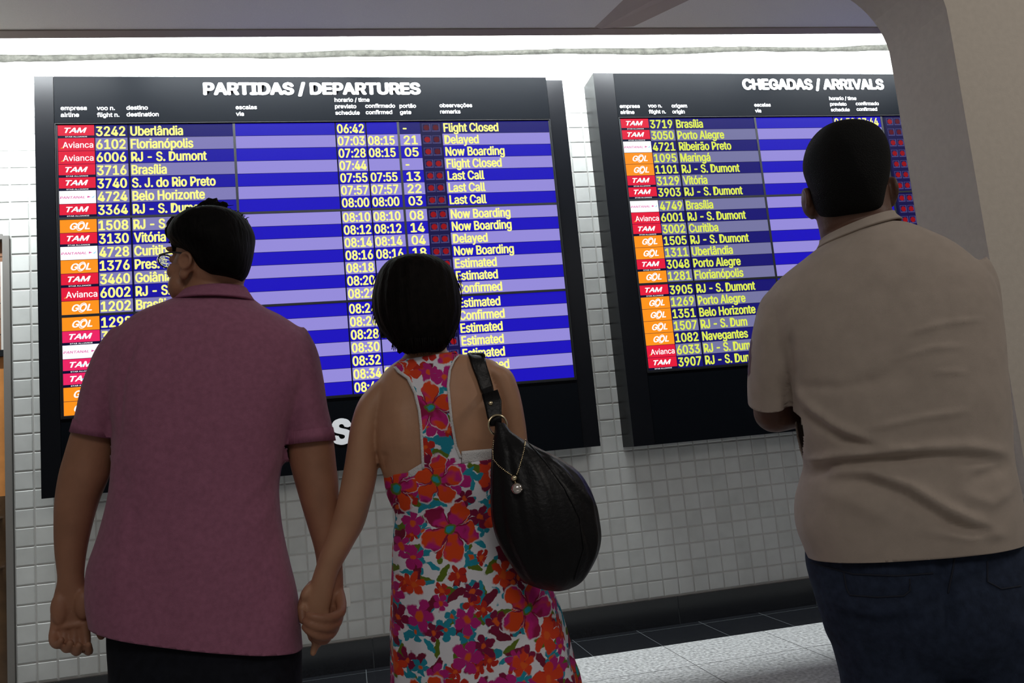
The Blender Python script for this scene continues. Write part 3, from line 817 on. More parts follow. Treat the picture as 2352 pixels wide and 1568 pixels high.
# armpit and waist creases
folds(me, PA, [([(318,760),(282,880),(272,1000)], .007, -.005), ([(655,800),(640,900),(652,1000)], .008, -.003), ([(640,1030),(600,1110),(560,1150)], .010, .003), ([(655,1075),(610,1180),(560,1230)], .010, .0025),
               ([(270,1050),(310,1180),(300,1300)], .016, -.004), ([(300,1120),(290,1260),(250,1400)], .014, .004), ([(640,1200),(600,1300),(620,1400)], .016, -.003), ([(420,1200),(440,1320),(430,1440)], .03, .003), ([(330,800),(330,950),(350,1100)], .03, .003)])
hL, hR = PA.P(216,1432), PA.P(694,1487)
cut(me, (hL + hR)/2, (hR - hL).cross(PA.n) if (hR - hL).cross(PA.n).z < 0 else -(hR - hL).cross(PA.n))
for L_, R_, Lb, Rb, of in (((163,991),(272,1009),(154,1034),(262,1052),0), ((652,1022),(769,1010),(654,1062),(774,1052),.02)):
    a = (PA.P(*L_, of) + PA.P(*R_, of))/2; b2 = (PA.P(*Lb, of) + PA.P(*Rb, of))/2; sd = -1 if L_[0] < 400 else 1
    cut(me, a, b2 - a, a, .14, (PA.P(268 if sd < 0 else 657, 1015, of), (PA.e*sd + Vector((0, 0, .12*sd if sd > 0 else .12))).normalized()))
nk = PA.P(497, 676); cut(me, nk, (0, .12, 1), nk, .14)
shirtA = bvh(me)
shirt = link('polo_shirt', solidify(me, .004), M['polo'], A, True)
# sleeve bands, shirt collar
for q in ((((172,962),(277,981)), ((163,991),(273,1010)), 0.), (((654,996),(765,981)), ((651,1023),(771,1011)), .02)):
    mb = MB(); a = R(q[0][0], q[0][1], .0655, q[2]); b2 = R(q[1][0], q[1][1], .0645, q[2])
    for r_ in (a, b2): r_[1] = r_[1]*1.012
    mb.loft([a, b2], 40, 1, False); link('sleeve_cuff', solidify(mb.mesh(), .004, 1), M['polo_rib'], shirt, True)
mb = MB(); mb.loft([R((430,672),(558,664),.056,-.004), R((424,671),(564,663),.060,-.004), R((416,678),(570,672),.066,-.006), R((400,693),(584,693),.078,-.010)], 48, 5, False)
link('shirt_collar', solidify(mb.mesh(), .005, 0), M['polo_rib'], shirt, True)
# body
mb = MB()
mb.loft([R((432,600),(552,600),.056,.012), R((430,640),(556,640),.058,.006), R((420,672),(566,668),.060), R((400,700),(590,700),.066), R((300,770),(660,770),.085), R((275,860),(690,860),.10), R((285,960),(655,960),.11), R((280,1100),(635,1100),.112), R((262,1220),(645,1220),.113), R((250,1330),(670,1330),.114), R((262,1450),(690,1480),.112), R((275,1560),(680,1600),.11)], 40, 4)
W_, f_, r_, u_ = head_mb(mb, PA.P(481, 603, .006), math.radians(-53), math.radians(9), .96, True, -.004, -.002, .80)
for sg in (-1, 1): mb.ell(W_(sg*.040, .040, -.062), (.028, .034, .034))
skinW = W_
# left arm, palm to the viewer
mb.loft([R((240,800),(320,830),.045), R((190,930),(282,955),.052), R((166,990),(268,1008),.050), R((150,1040),(260,1050),.047), R((136,1090),(250,1095),.046), R((127,1150),(227,1150),.044), R((125,1210),(210,1210),.038), R((126,1260),(199,1262),.032), R((130,1300),(194,1303),.025), R((132,1332),(194,1334),.021), R((124,1365),(202,1368),.018), R((116,1405),(206,1408),.016,.002), R((116,1432),(205,1434),.013,.002), R((120,1446),(202,1446),.010,.002)], 32, 4)
def fing(pl, pts, rad): mb.tube([pl.P(x, y, o) for x, y, o in pts], rad)
mb.ell(PA.P(136,1398,-.012), (.017, .012, .032)); mb.ell(PA.P(192,1388,-.013), (.017, .013, .030)); mb.ell(PA.P(160,1436,-.006), (.038, .009, .008))
fing(PA, [(127,1432,-.002),(123,1456,-.006),(124,1474,-.020),(133,1481,-.038),(141,1470,-.046)], [.0095,.0095,.0088,.0078,.0064])
fing(PA, [(149,1434,-.002),(147,1462,-.006),(148,1483,-.020),(156,1490,-.040),(161,1476,-.052)], [.0098,.0100,.0092,.0082,.0066])
fing(PA, [(172,1434,-.002),(171,1466,-.006),(171,1490,-.018),(178,1497,-.038),(181,1482,-.052)], [.0098,.0100,.0092,.0082,.0066])
fing(PA, [(194,1432,-.002),(197,1464,-.004),(200,1490,-.014),(205,1496,-.032),(203,1480,-.046)], [.0095,.0098,.0088,.0078,.0064])
fing(PA, [(194,1366,-.004),(208,1390,.002),(221,1426,.006),(233,1460,.008)], [.015,.0130,.0108,.0082])
# right arm and clasping hand
mb.loft([R((640,840),(720,800),.045,.01), R((655,950),(752,930),.052,.02), R((657,1015),(766,1008),.050,.02), R((665,1062),(772,1060),.047,.018), R((678,1112),(777,1108),.045,.015), R((692,1160),(779,1155),.042,.012), R((707,1210),(781,1205),.037,.010), R((721,1258),(784,1255),.030,.008), R((727,1300),(787,1298),.025,.006), R((722,1340),(789,1338),.024,.006), R((712,1385),(788,1385),.024,.008), R((708,1420),(783,1420),.022,.012), R((715,1448),(770,1448),.018,.014)], 32, 4)
fing(PA, [(778,1360,.0),(784,1385,-.022),(781,1408,-.052),(752,1420,-.074),(722,1417,-.078),(708,1412,-.072)], [.012,.0115,.0108,.0100,.0092,.0080])
fing(PA, [(776,1385,.0),(778,1412,-.025),(770,1434,-.054),(745,1441,-.074),(716,1434,-.078),(702,1425,-.070)], [.012,.0115,.0108,.0100,.0092,.0080])
fing(PA, [(770,1410,.0),(770,1436,-.025),(758,1457,-.052),(735,1461,-.070),(712,1450,-.074),(700,1439,-.066)], [.0115,.011,.0102,.0095,.0086,.0076])
fing(PA, [(758,1425,.004),(757,1452,-.015),(747,1470,-.034),(733,1471,-.046),(720,1464,-.046)], [.0105,.010,.0092,.0085,.0072])
fing(PA, [(722,1345,.004),(704,1366,-.004),(694,1396,-.018),(696,1424,-.030)], [.015,.0135,.0112,.0085])
# legs inside the trousers
for (xl, xr, xb) in ((292,455,-.10),(500,662,.10)):
    a = PA.P((xl + xr)/2, 1500); fx = A.location.x + xb
    mb.tube([a, Vector((a.x*.6 + fx*.4, a.y + .01, .47)), Vector((fx, a.y, .12)), Vector((fx, a.y + .02, .05))], [.085, .058, .042, .04], 20)
me = voxel(mb, .0032, 2); face_mats(me, W_, .96)
skinA = bvh(me)
link('body', me, [M['skin_a'], M['lip_'], M['eyewhite'], M['iris']], A, True)
# trousers
mb = MB()
mb.loft([R((248,1400),(690,1440),.120), R((246,1470),(694,1490),.126), R((250,1530),(694,1540),.128), R((256,1600),(692,1600),.125), R((300,1680),(650,1680),.10)], 48, 4)
for (xl, xr, xb) in ((254,472,-.10),(476,692,.10)):
    a = PA.P((xl + xr)/2, 1540); hw = (PA.P(xr, 1540) - PA.P(xl, 1540)).length/2; fx = A.location.x + xb; X_ = Vector((1, 0, 0)); Y_ = Vector((0, 1, 0))
    mb.loft([[a, X_*hw*.98, Y_*.115, 2.2], [Vector((a.x*.8 + fx*.2, a.y, .56)), X_*.10, Y_*.105, 2.1], [Vector((fx, a.y + .01, .40)), X_*.088, Y_*.092, 2], [Vector((fx, a.y, .2)), X_*.082, Y_*.088, 2], [Vector((fx, a.y, .05)), X_*.078, Y_*.09, 2]], 32, 4)
link('trousers', voxel(mb, .008, 4), M['trousers'], A, True)
for xb in (-.10, .10):
    mb = MB(); shoe(mb, (A.location.x + xb, base.y - .04, 0), (xb*.8, 1, 0)); link('shoe', mb, M['shoe'], A, True)
# hair: full black, tousled on top
mb = MB()
mb.loft([R((468,486),(512,486),.03), R((440,491),(543,491),.064), R((421,498),(561,501),.086), R((405,509),(572,513),.102), R((392,524),(581,528),.110,-.002), R((386,542),(586,546),.112,-.004), R((396,562),(584,566),.110,-.010), R((428,582),(581,586),.098,-.020), R((446,602),(576,608),.084,-.028), R((460,622),(568,630),.068,-.034), R((482,636),(556,644),.050,-.036)], 56, 5)
for k in range(46):                                      # locks
    t = random.random(); x0 = 400 + 165*t; y0 = 505 - 32*math.sin(math.pi*min(1, t + .05)) + random.uniform(0, 10); o = random.uniform(-.05, .03)
    dx = random.uniform(-14, 16)
    mb.tube([PA.P(x0, y0 + 12, o), PA.P(x0 + dx*.5, y0 - 2, o), PA.P(x0 + dx, y0 - random.uniform(-2, 9), o)], [.008, .006, .002], 8)
for pts in ([(400,505),(388,516),(384,530),(386,541)], [(396,512),(386,526),(385,540),(390,548)], [(470,476),(480,464),(494,460),(499,456)], [(488,474),(486,462),(478,459)], [(455,482),(468,468),(486,465)], [(505,478),(512,468),(520,470)]):
    mb.tube([PA.P(x, y, random.uniform(-.02, .02)) for x, y in pts], [.010, .008, .006, .003][:len(pts)], 8)
mb.tube([PA.P(412,548,.0), PA.P(402,562,-.0), PA.P(398,578,-.002)], [.014,.011,.005], 10)
hairA = link('hair', voxel(mb, .004, 2), M['hair_black'], A, True)
def strays(par, items, m):
    mb = MB()
    for pts in items: mb.tube(pts, [.0017, .0015, .0011, .0005][-len(pts):], 5, 3)
    link('stray_hairs', mb, m, par, True, 'stuff')
it = []
for k in range(130):
    x0 = random.gauss(486, 16); y0 = 480 + abs(x0 - 484)*.12; dx = random.gauss(2, 9); h_ = random.uniform(8, 20)*math.exp(-((x0 - 486)/26)**2); o = random.uniform(-.05, .03)
    it.append([PA.P(x0, y0 + 6, o), PA.P(x0 + dx*.25, y0 - h_*.4, o), PA.P(x0 + dx*.7, y0 - h_*.8, o), PA.P(x0 + dx*1.4, y0 - h_, o)])
for k in range(60):
    t = random.uniform(.02, .72); a_ = math.pi*(1.08 - 1.2*t); cx = 486 + 100*math.cos(a_); cy = 545 - 68*math.sin(a_); o = random.uniform(-.04, .02); dx, dy = math.cos(a_)*random.uniform(1, 5), -math.sin(a_)*random.uniform(1, 6)
    it.append([PA.P(cx - dx, cy - dy + 3, o), PA.P(cx + dx*.3 + 2, cy + dy*.4, o), PA.P(cx + dx + 5, cy + dy, o)])
strays(hairA, it, M['hair_black'])
# spectacles on the turned head
g = thing('tmp', '', '', (0, 0, 0)); bpy.data.objects.remove(g)
gl = MB()
for sg in (-1, 1):
    gl.tube([W_(sg*.078, -.004, .008), W_(sg*.077, .04, .012), W_(sg*.062, .092, .010)], .0020, 8)
    c = W_(sg*.034, .103, .000); rim = [c + r_*.026*math.cos(t) + u_*.014*math.sin(t) + f_*(-.006*abs(math.cos(t)) if sg*math.cos(t) > 0 else 0) for t in [2*math.pi*k/28 for k in range(29)]]
    gl.tube(rim, .0015, 8, 1, False)
gl.tube([W_(-.008, .104, .002), W_(0, .107, .004), W_(.008, .104, .002)], .0016, 8)
glo = link('glasses', gl, M['frame_'], A, True)
for sg in (-1, 1):
    c = W_(sg*.034, .102, .000); ln = MB(); pts = [[c + f_*d + r_*.025*q*math.cos(t) + u_*.013*q*math.sin(t) for t in [2*math.pi*k/28 for k in range(28)]] for q, d in ((.02, -.0006), (1, -.0006), (1, .0006), (.02, .0006))]
    ln.grid(pts, 0, True); link('lens', ln, M['lens'], glo, True)

# ================================================================== woman, floral dress
PB = Plane(.19, 1.83, .10); R = PB.R
base = PB.P(1060, 1560); B = thing('person', 'woman with dark bob hair in floral racerback dress, holding hands', 'person', (base.x, base.y, 0), 'travellers seen from behind')
mb = MB()
mb.loft([R((934,760),(1020,760),.046,.010), R((934,795),(1024,792),.048,.006), R((925,820),(1036,812),.052,.002), R((900,838),(1092,818),.060), R((876,862),(1142,834),.072), R((860,895),(1152,878),.086), R((856,935),(1158,920),.094,e=2.2), R((858,985),(1152,970),.098,e=2.3), R((866,1040),(1140,1022),.098,e=2.3), R((880,1092),(1130,1075),.094,e=2.2), R((905,1150),(1120,1140),.086), R((922,1185),(1118,1175),.084), R((922,1240),(1140,1235),.094), R((920,1310),(1175,1305),.11), R((925,1400),(1200,1390),.115), R((950,1480),(1200,1475),.10)], 48, 4)
W_, f_, r_, u_ = head_mb(mb, PB.P(961, 705, .012), math.radians(2), math.radians(10), .93)
# left arm reaching to the clasped hands
mb.loft([R((885,862),(935,905),.040,0), R((848,890),(905,935),.047), R((822,925),(884,968),.050), R((806,975),(872,1005),.049), R((797,1030),(867,1045),.047), R((789,1080),(866,1090),.045), R((778,1135),(852,1152),.043), R((765,1185),(836,1207),.042,.004), R((750,1228),(818,1240),.039,.004), R((737,1265),(801,1270),.035,.002), R((724,1305),(778,1312),.028), R((712,1342),(768,1348),.022,-.002), R((704,1368),(762,1375),.018,-.004), R((701,1392),(757,1398),.0155,-.006), R((704,1414),(753,1418),.0135,-.008)], 32, 4)
fing(PB, [(710,1400,-.008),(711,1425,-.008),(712,1448,-.006),(716,1466,-.002)], [.0095,.0095,.0085,.007])
fing(PB, [(723,1402,-.008),(726,1432,-.008),(727,1460,-.008),(724,1482,-.010),(719,1499,-.012)], [.0095,.0098,.0088,.0082,.0068])
fing(PB, [(735,1404,-.008),(738,1432,-.008),(738,1458,-.006),(733,1478,-.004)], [.0095,.0095,.0085,.007])
fing(PB, [(747,1404,-.008),(749,1425,-.008),(748,1444,-.004),(744,1458,0)], [.0088,.0085,.0078,.0065])
fing(PB, [(712,1352,-.006),(700,1372,-.010),(695,1392,-.012),(698,1410,-.012)], [.012,.011,.0095,.0075])
# right arm: down beside the bag, forearm forward
mb.loft([R((1080,850),(1120,832),.045), R((1112,880),(1170,850),.052), R((1130,920),(1190,892),.052), R((1143,965),(1203,950),.049), R((1152,1020),(1211,1012),.046,.004), R((1156,1080),(1212,1076),.044,.01), R((1160,1120),(1212,1118),.042,.018)], 32, 4)
el = PB.P(1186, 1128, .03); wr = PB.P(1160, 1120, .25)
mb.tube([el, el*.5 + wr*.5, wr], [.042, .038, .027], 20); hand_mb(mb, wr, wr - el, (0, 0, 1), (-1, 0, 0), .9, .9)
fl = []
for sx in (-.075, .075):
    a = PB.P(1060, 1460); k = Vector((base.x + sx, base.y, .42)); an = Vector((base.x + sx, base.y + .01, .09)); fl.append(an)
    mb.tube([a + PB.e*sx, k, Vector((base.x + sx, base.y - .01, .28)), an, an + Vector((0, .02, -.045))], [.078, .052, .05, .032, .032], 20)
    mb.loft([[an + Vector((0, -.05, -.05)), Vector((.028, 0, 0)), Vector((0, 0, .028)), 2.2], [an + Vector((0, .03, -.04)), Vector((.032, 0, 0)), Vector((0, 0, .036)), 2.2], [an + Vector((0, .12, -.06)), Vector((.042, 0, 0)), Vector((0, 0, .018)), 2.4], [an + Vector((0, .18, -.068)), Vector((.036, 0, 0)), Vector((0, 0, .011)), 2.4]], 20, 4)
me = voxel(mb, .0032, 2); face_mats(me, W_, .93)
# shoulder blades and spine
folds(me, PB, [([(905,915),(925,990),(930,1050)], .022, .006), ([(1110,905),(1100,980),(1095,1040)], .022, .006), ([(1000,900),(1010,1000),(1015,1080)], .018, -.006), ([(880,1035),(872,1085)], .010, -.004)])
skinB = bvh(me)
link('body', me, [M['skin_b'], M['lip_'], M['eyewhite'], M['iris']], B, True)
for an in fl:
    mb = MB(); mb.loft([[an + Vector((0, -.065, -.083)), Vector((.03, 0, 0)), Vector((0, 0, .007)), 2.6], [an + Vector((0, .05, -.083)), Vector((.036, 0, 0)), Vector((0, 0, .007)), 2.6], [an + Vector((0, .19, -.083)), Vector((.044, 0, 0)), Vector((0, 0, .007)), 2.6]], 20, 3)
    sd = link('sandal', mb, M['leather'], B, True)
    mb = MB(); mb.tube([an + Vector((-.042, .11, -.075)), an + Vector((-.03, .11, -.045)), an + Vector((0, .11, -.034)), an + Vector((.03, .11, -.045)), an + Vector((.042, .11, -.075))], .005, 8); link('sandal_strap', mb, M['leather'], sd, True)
# dress
def cloth_uv(me, pl, seg=None):
    """cloth metres: around the figure from the middle of the back, and height"""
    uvl = me.uv_layers.new(name='cloth'); cx = pl
    for lp in me.loops:
        v = me.vertices[lp.vertex_index].co; d = v - pl.o
        x = d.dot(pl.e); y = -d.dot(pl.n)
        x2 = x - .02
        t = math.atan2(x2, max(y + .05, -.5) if True else y)
        uvl.data[lp.index].uv = (x + .0 if abs(t) < 1.0 else x + math.copysign((abs(t) - 1.0)*.12, t), v.z)
dress_rings = [R((884,1092),(1146,1050),.104), R((890,1130),(1146,1105),.103), R((902,1160),(1142,1145),.098), R((911,1184),(1142,1172),.096), R((906,1230),(1165,1220),.106), R((903,1300),(1212,1292),.126), R((901,1375),(1268,1362),.142), R((899,1450),(1296,1440),.154), R((900,1520),(1313,1510),.163), R((899,1600),(1332,1590),.172)]
a = dress_rings[-1]; a2 = [a[0].copy(), a[1].copy(), a[2].copy(), 2.]; a3 = [a[0].copy(), a[1]*1.12, a[2]*1.1, 2.]; a3[0] = Vector((base.x, base.y, .14)); a3[1] = Vector((a3[1].x, a3[1].y, 0)); dress_rings.append([a[0]*.5 + a3[0]*.5, (a[1] + a3[1])/2, a[2]*1.05, 2.]); dress_rings.append(a3)
def rip(t, v):
    k = max(0, (v - .34))*1.5
    return k*(.022*math.sin(9*t + .7) + .016*math.sin(14*t + 2) + .012*math.sin(5*t))
mb = MB(); mb.loft(dress_rings, 140, 8, False, rip)
me = mb.mesh(); folds(me, PB, [([(945,1190),(942,1280),(950,1380)], .006, -.004), ([(915,1150),(1010,1172),(1130,1165)], .005, -.003), ([(1060,1052),(1058,1090),(1062,1140)], .004, -.003)])
cloth_uv(me, PB)
dress = link('floral_dress', solidify(me, .003), M['floral'], B, True)
strap_rows = [((921,827),(1044,808)), ((906,841),(1053,816)), ((914,853),(1043,829)), ((936,868),(1034,850)), ((952,901),(1029,885)), ((962,942),(1033,928)), ((966,980),(1037,965)), ((969,1033),(1047,1025)), ((971,1075),(1058,1052)), ((972,1110),(1062,1100))]
G = drape(skinB, PB, strap_rows, 16, .007, 5)
mb = MB(); mb.grid(G); me = mb.mesh(); cloth_uv(me, PB); fix_normals(me); link('racer_back', solidify(me, .003, 0), M['floral'], dress, True)
front = [[None]]
rows = []
for z0, hw in ((1.335, .06), (1.30, .075), (1.26, .085), (1.22, .10), (1.17, .115), (1.12, .12)):
    row = []
    for k in range(17):
        x = -hw + 2*hw*k/16; o = PB.o + PB.e*(x + .0 + (dress_rings[0][0] - PB.o).dot(PB.e)*(.6)) + Vector((0, 0, z0 + .0)) + PB.n*.6
        h = skinB.ray_cast(o, -PB.n); row.append(h[0] + PB.n*.007 if h[0] else (row[-1] if row else o - PB.n*.5))
    rows.append(row)
mb = MB(); mb.grid(rows); me = mb.mesh(); cloth_uv(me, PB); link('front_bodice', solidify(me, .003, 0), M['floral'], dress, True)
for rows_ in ([((1060,1036),(1132,1030)), ((1060,1066),(1136,1062))], [((938,1082),(971,1062)), ((940,1096),(972,1088))]):
    G = drape(skinB, PB, rows_, 14, .006, 4); mb = MB(); mb.grid(G); link('lace_trim', solidify(fix_normals(mb.mesh()), .003, 0), M['lace'], dress, True)
edge = [((904,843),(910,841)), ((913,855),(920,852)), ((934,870),(941,866)), ((950,902),(956,900)), ((960,943),(966,941)), ((964,980),(970,979)), ((967,1033),(973,1032)), ((969,1078),(975,1076))]
edge2 = [((1049,817),(1055,816)), ((1039,830),(1045,828)), ((1030,851),(1036,849)), ((1026,886),(1032,885)), ((1030,928),(1036,927)), ((1034,966),(1040,965)), ((1044,1026),(1050,1024)), ((1055,1052),(1061,1051))]
for e_ in (edge, edge2):
    G = drape(skinB, PB, e_, 2, .009, 6); mb = MB(); mb.grid(G); link('white_piping', solidify(fix_normals(mb.mesh()), .002, 0), M['lace'], dress, True)
# bob hair
mb = MB()
mb.loft([R((936,590),(968,588),.02), R((908,594),(1000,591),.045), R((886,606),(1026,606),.072), R((871,625),(1042,624),.090), R((862,650),(1051,648),.098), R((856,682),(1057,680),.102,-.002), R((857,712),(1059,712),.100,-.006), R((864,740),(1055,742),.094,-.012), R((878,764),(1044,768),.084,-.020), R((897,786),(1030,790),.068,-.028), R((916,802),(1020,803),.050,-.034), R((930,812),(1010,810),.034,-.036)], 64, 5, True, lambda t, v: .012*math.sin(23*t + 5*v) + .008*math.sin(41*t))
for sg, x0, x1 in ((-1, 866, 880), (1, 1050, 1036)):     # side locks in front of the ears
    mb.loft([R((x0 - 4, 690),(x0 + 22, 690),.05,.045) if sg < 0 else R((x0 - 22, 690),(x0 + 4, 690),.05,.045), R((x1 - 12,740),(x1 + 12,740),.04,.055), R((x1 - 6,775),(x1 + 10,775),.02,.055)], 20, 4)
for k in range(40):
    t = random.random(); x0 = 905 + 120*t; y0 = 806 - 14*t*(t - .2)
    mb.tube([PB.P(x0, y0 - 30, -.055 - .02*math.sin(math.pi*t)), PB.P(x0 + 2, y0 - 8, -.056 - .01*math.sin(math.pi*t)), PB.P(x0 + random.uniform(-5, 5), y0 + random.uniform(-2, 8), -.052)], [.006, .005, .0015], 8)
me = voxel(mb, .004, 2); folds(me, PB, [([(921,592),(924,612),(925,640)], .006, -.006)])
hairB = link('hair', me, M['hair_brown'], B, True)
it = []
for k in range(90):
    t = random.random(); x0 = 900 + 130*t; y0 = 792 + 14*math.sin(math.pi*t) - 6*t; o = -.05 - .045*math.sin(math.pi*t)
    it.append([PB.P(x0, y0 - 26, o - .004), PB.P(x0 + random.uniform(-2, 3), y0 - 8, o - .004), PB.P(x0 + random.uniform(-6, 6), y0 + random.uniform(4, 13), o + .006)])
for k in range(24):
    y0 = random.uniform(640, 775); x0 = 1057 - max(0, y0 - 715)*.28 if k % 2 else 858 + max(0, y0 - 725)*.4; sg = 1 if k % 2 else -1
    it.append([PB.P(x0 - sg*4, y0 - 14, -.01), PB.P(x0 + sg*1.5, y0, -.01), PB.P(x0 + sg*random.uniform(2, 6), y0 + random.uniform(8, 18), -.01)])
strays(hairB, it, M['hair_brown'])

# ================================================================== handbag on her shoulder
PBg = PB; R = PB.R
bb = PB.P(1260, 1352, -.17)
HB = thing('handbag', 'large black leather hobo bag hanging from the shoulder of the woman', 'handbag', (bb.x, bb.y, bb.z))
of = -.170
mb = MB()
ringsb = [R((1137,968),(1160,972),.012,of + .012), R((1136,990),(1176,992),.018,of + .008), R((1133,1010),(1207,1012),.026,of + .004), R((1130,1032),(1240,1030),.036,of), R((1129,1055),(1286,1053),.048,of), R((1127,1086),(1328,1083),.060,of), R((1126,1124),(1353,1120),.070,of), R((1126,1163),(1367,1158),.077,of), R((1130,1201),(1375,1197),.080,of), R((1141,1239),(1378,1235),.080,of), R((1161,1277),(1370,1274),.074,of), R((1187,1316),(1350,1314),.060,of), R((1206,1337),(1333,1337),.044,of), R((1236,1350),(1308,1351),.024,of), R((1262,1356),(1290,1356),.010,of)]
mb.loft(ringsb, 90, 7, True, lambda t, v: (1 - v)*v*2.2*(.030*math.sin(11*t + 2.2*v) + .022*math.sin(17*t - 3*v) + .015*math.sin(7*t + 5*v)))
me = fix_normals(mb.mesh()); folds(me, PB, [([(1205,1010),(1290,1120),(1335,1260)], .006, -.005), ([(1175,1000),(1235,1120),(1275,1280)], .007, .004), ([(1150,1000),(1170,1120),(1195,1270)], .006, -.004), ([(1240,1045),(1320,1130),(1360,1170)], .007, .004)])
treeBag = bvh(me); bag = link('bag_body', me, M['leather'], HB, True)
# seam piping
mb = MB(); sr = [((1207,1012),(1210,1012)), ((1252,1062),(1255,1061)), ((1296,1122),(1299,1121)), ((1330,1190),(1333,1190)), ((1340,1260),(1343,1260)), ((1318,1330),(1321,1330))]
G = drape(treeBag, PB, sr, 2, .001, 5); mb.tube([r0[1] for r0 in G], .0016, 8, 1); link('seam_piping', mb, M['leather'], bag, True)
# strap over the shoulder
rows = [((1075,815),(1111,814)), ((1078,821),(1113,820)), ((1085,842),(1116,838)), ((1097,872),(1124,864)), ((1106,900),(1131,889))]
G = drape(skinB, PB, rows, 8, .006, 4)
top = G[0]; over = [[p + PB.n*d + Vector((0, 0, h)) for p in top] for d, h in ((.12, -.07), (.09, -.022), (.06, 0.), (.03, .006))]
rows2 = [((1112,915),(1136,904)), ((1116,935),(1146,926)), ((1121,955),(1151,948))]
for i, (L_, R_) in enumerate(rows2):
    o = -.112 - .012*i; G.append([PB.P(L_[0] + (R_[0] - L_[0])*k/8, L_[1] + (R_[1] - L_[1])*k/8, o) for k in range(9)])
mb = MB(); mb.grid(over + G); link('shoulder_strap', solidify(fix_normals(mb.mesh()), .006, 0), M['leather'], HB, True)
mb = MB(); mb.grid([[PB.P(L_[0] + (R_[0] - L_[0])*k/6, L_[1] + (R_[1] - L_[1])*k/6, o) for k in range(7)] for (L_, R_), o in ((((1107,908),(1143,896)), -.125), (((1113,930),(1152,922)), -.136), (((1119,958),(1152,953)), -.146), (((1126,978),(1152,976)), -.152))])
tab = link('strap_tab', solidify(fix_normals(mb.mesh()), .008, 0), M['leather'], HB, True)
mb = MB(); mb.ell(PB.P(1127, 926, -.142), (.0048, .003, .0048)); link('rivet', mb, M['gold'], tab, True)
mb = MB(); c = PB.P(1143, 976, -.152); mb.torus(c, (PB.e*.9 + PB.n*.3).normalized(), Vector((0, 0, 1)), .0205, .0026); link('metal_ring', mb, M['gold'], HB, True)
# chain with bead and ball
ch = []
for L_ in ([(1134,1012),(1132,1034),(1133,1054),(1146,1070),(1163,1083),(1178,1093)], [(1207,1010),(1204,1032),(1199,1052),(1193,1072),(1186,1092)]):
    G = drape(treeBag, PB, [((x, y), (x + 1, y)) for x, y in L_], 1, .003, 5); pts = [g_[0] for g_ in G]; mb = MB()
    acc = 0
    for i in range(len(pts) - 1):
        d = pts[i + 1] - pts[i]; n_ = max(1, int(d.length/.0035))
        for j in range(n_):
            acc += 1; q = pts[i] + d*(j/n_); mb.ell(q, (.0014, .0014, .0020) if acc % 2 else (.0020, .0014, .0014), None, 8)
    link('chain', mb, M['gold'], HB, True)
for (x, y, rr, nm, m_) in ((1181, 1098, .0062, 'bead', 'gold'), (1188, 1122, .0118, 'ball_pendant', 'pearl')):
    d = ray(x, y); h = treeBag.ray_cast(CAM, d); c = h[0] - d*(rr + .0005); mb = MB(); mb.ell(c, (rr, rr, rr), None, 28)
    if nm == 'ball_pendant': mb.torus(c, PB.e, (PB.n + Vector((0, 0, .3))).normalized(), rr*.99, .0008)
    else: mb.tube([c, c + Vector((.002, -.001, -.011))], .0014, 8)
    link(nm, mb, M[m_], HB, True)

# ================================================================== right man, beige T-shirt
PC = Plane(1.12, 1.57, .42); R = PC.R
base = PC.P(2130, 1480); Cc = thing('person', 'stocky man with cropped hair in beige T-shirt and dark jeans', 'person', (base.x, base.y, 0), 'travellers seen from behind')
mb = MB()
mb.loft([R((1890,548),(2050,486),.058,.004), R((1886,566),(2064,502),.066), R((1852,592),(2112,522),.088), R((1806,626),(2172,552),.108), R((1772,660),(2228,592),.124), R((1756,704),(2268,640),.136,e=2.3), R((1764,760),(2288,706),.146,e=2.4), R((1785,830),(2298,790),.152,e=2.5), R((1806,900),(2304,860),.156,e=2.5), R((1820,950),(2308,920),.158,e=2.5), R((1830,1010),(2314,975),.158,e=2.4), R((1848,1062),(2318,1030),.156,e=2.4), R((1836,1108),(2326,1080),.160,e=2.4), R((1826,1150),(2334,1125),.162,e=2.4), R((1828,1210),(2340,1180),.164,e=2.4), R((1850,1278),(2342,1238),.162,e=2.4), R((1862,1335),(2346,1300),.158,e=2.4)], 60, 5)
mb.loft([R((1800,640),(1870,730),.055), R((1752,684),(1838,770),.072,.004), R((1730,745),(1826,815),.076,.012), R((1720,810),(1824,858),.075,.022), R((1716,865),(1826,890),.072,.034), R((1717,912),(1828,914),.070,.046), R((1724,965),(1832,958),.068,.06)], 36, 5)
mb.loft([R((2180,660),(2262,590),.055), R((2200,720),(2288,650),.07,.02), R((2210,790),(2298,740),.072,.05), R((2215,850),(2300,820),.07,.08), R((2215,910),(2300,890),.066,.10)], 36, 5)
me = crumple(voxel(mb, .006, 5), .0045, 8, 3)
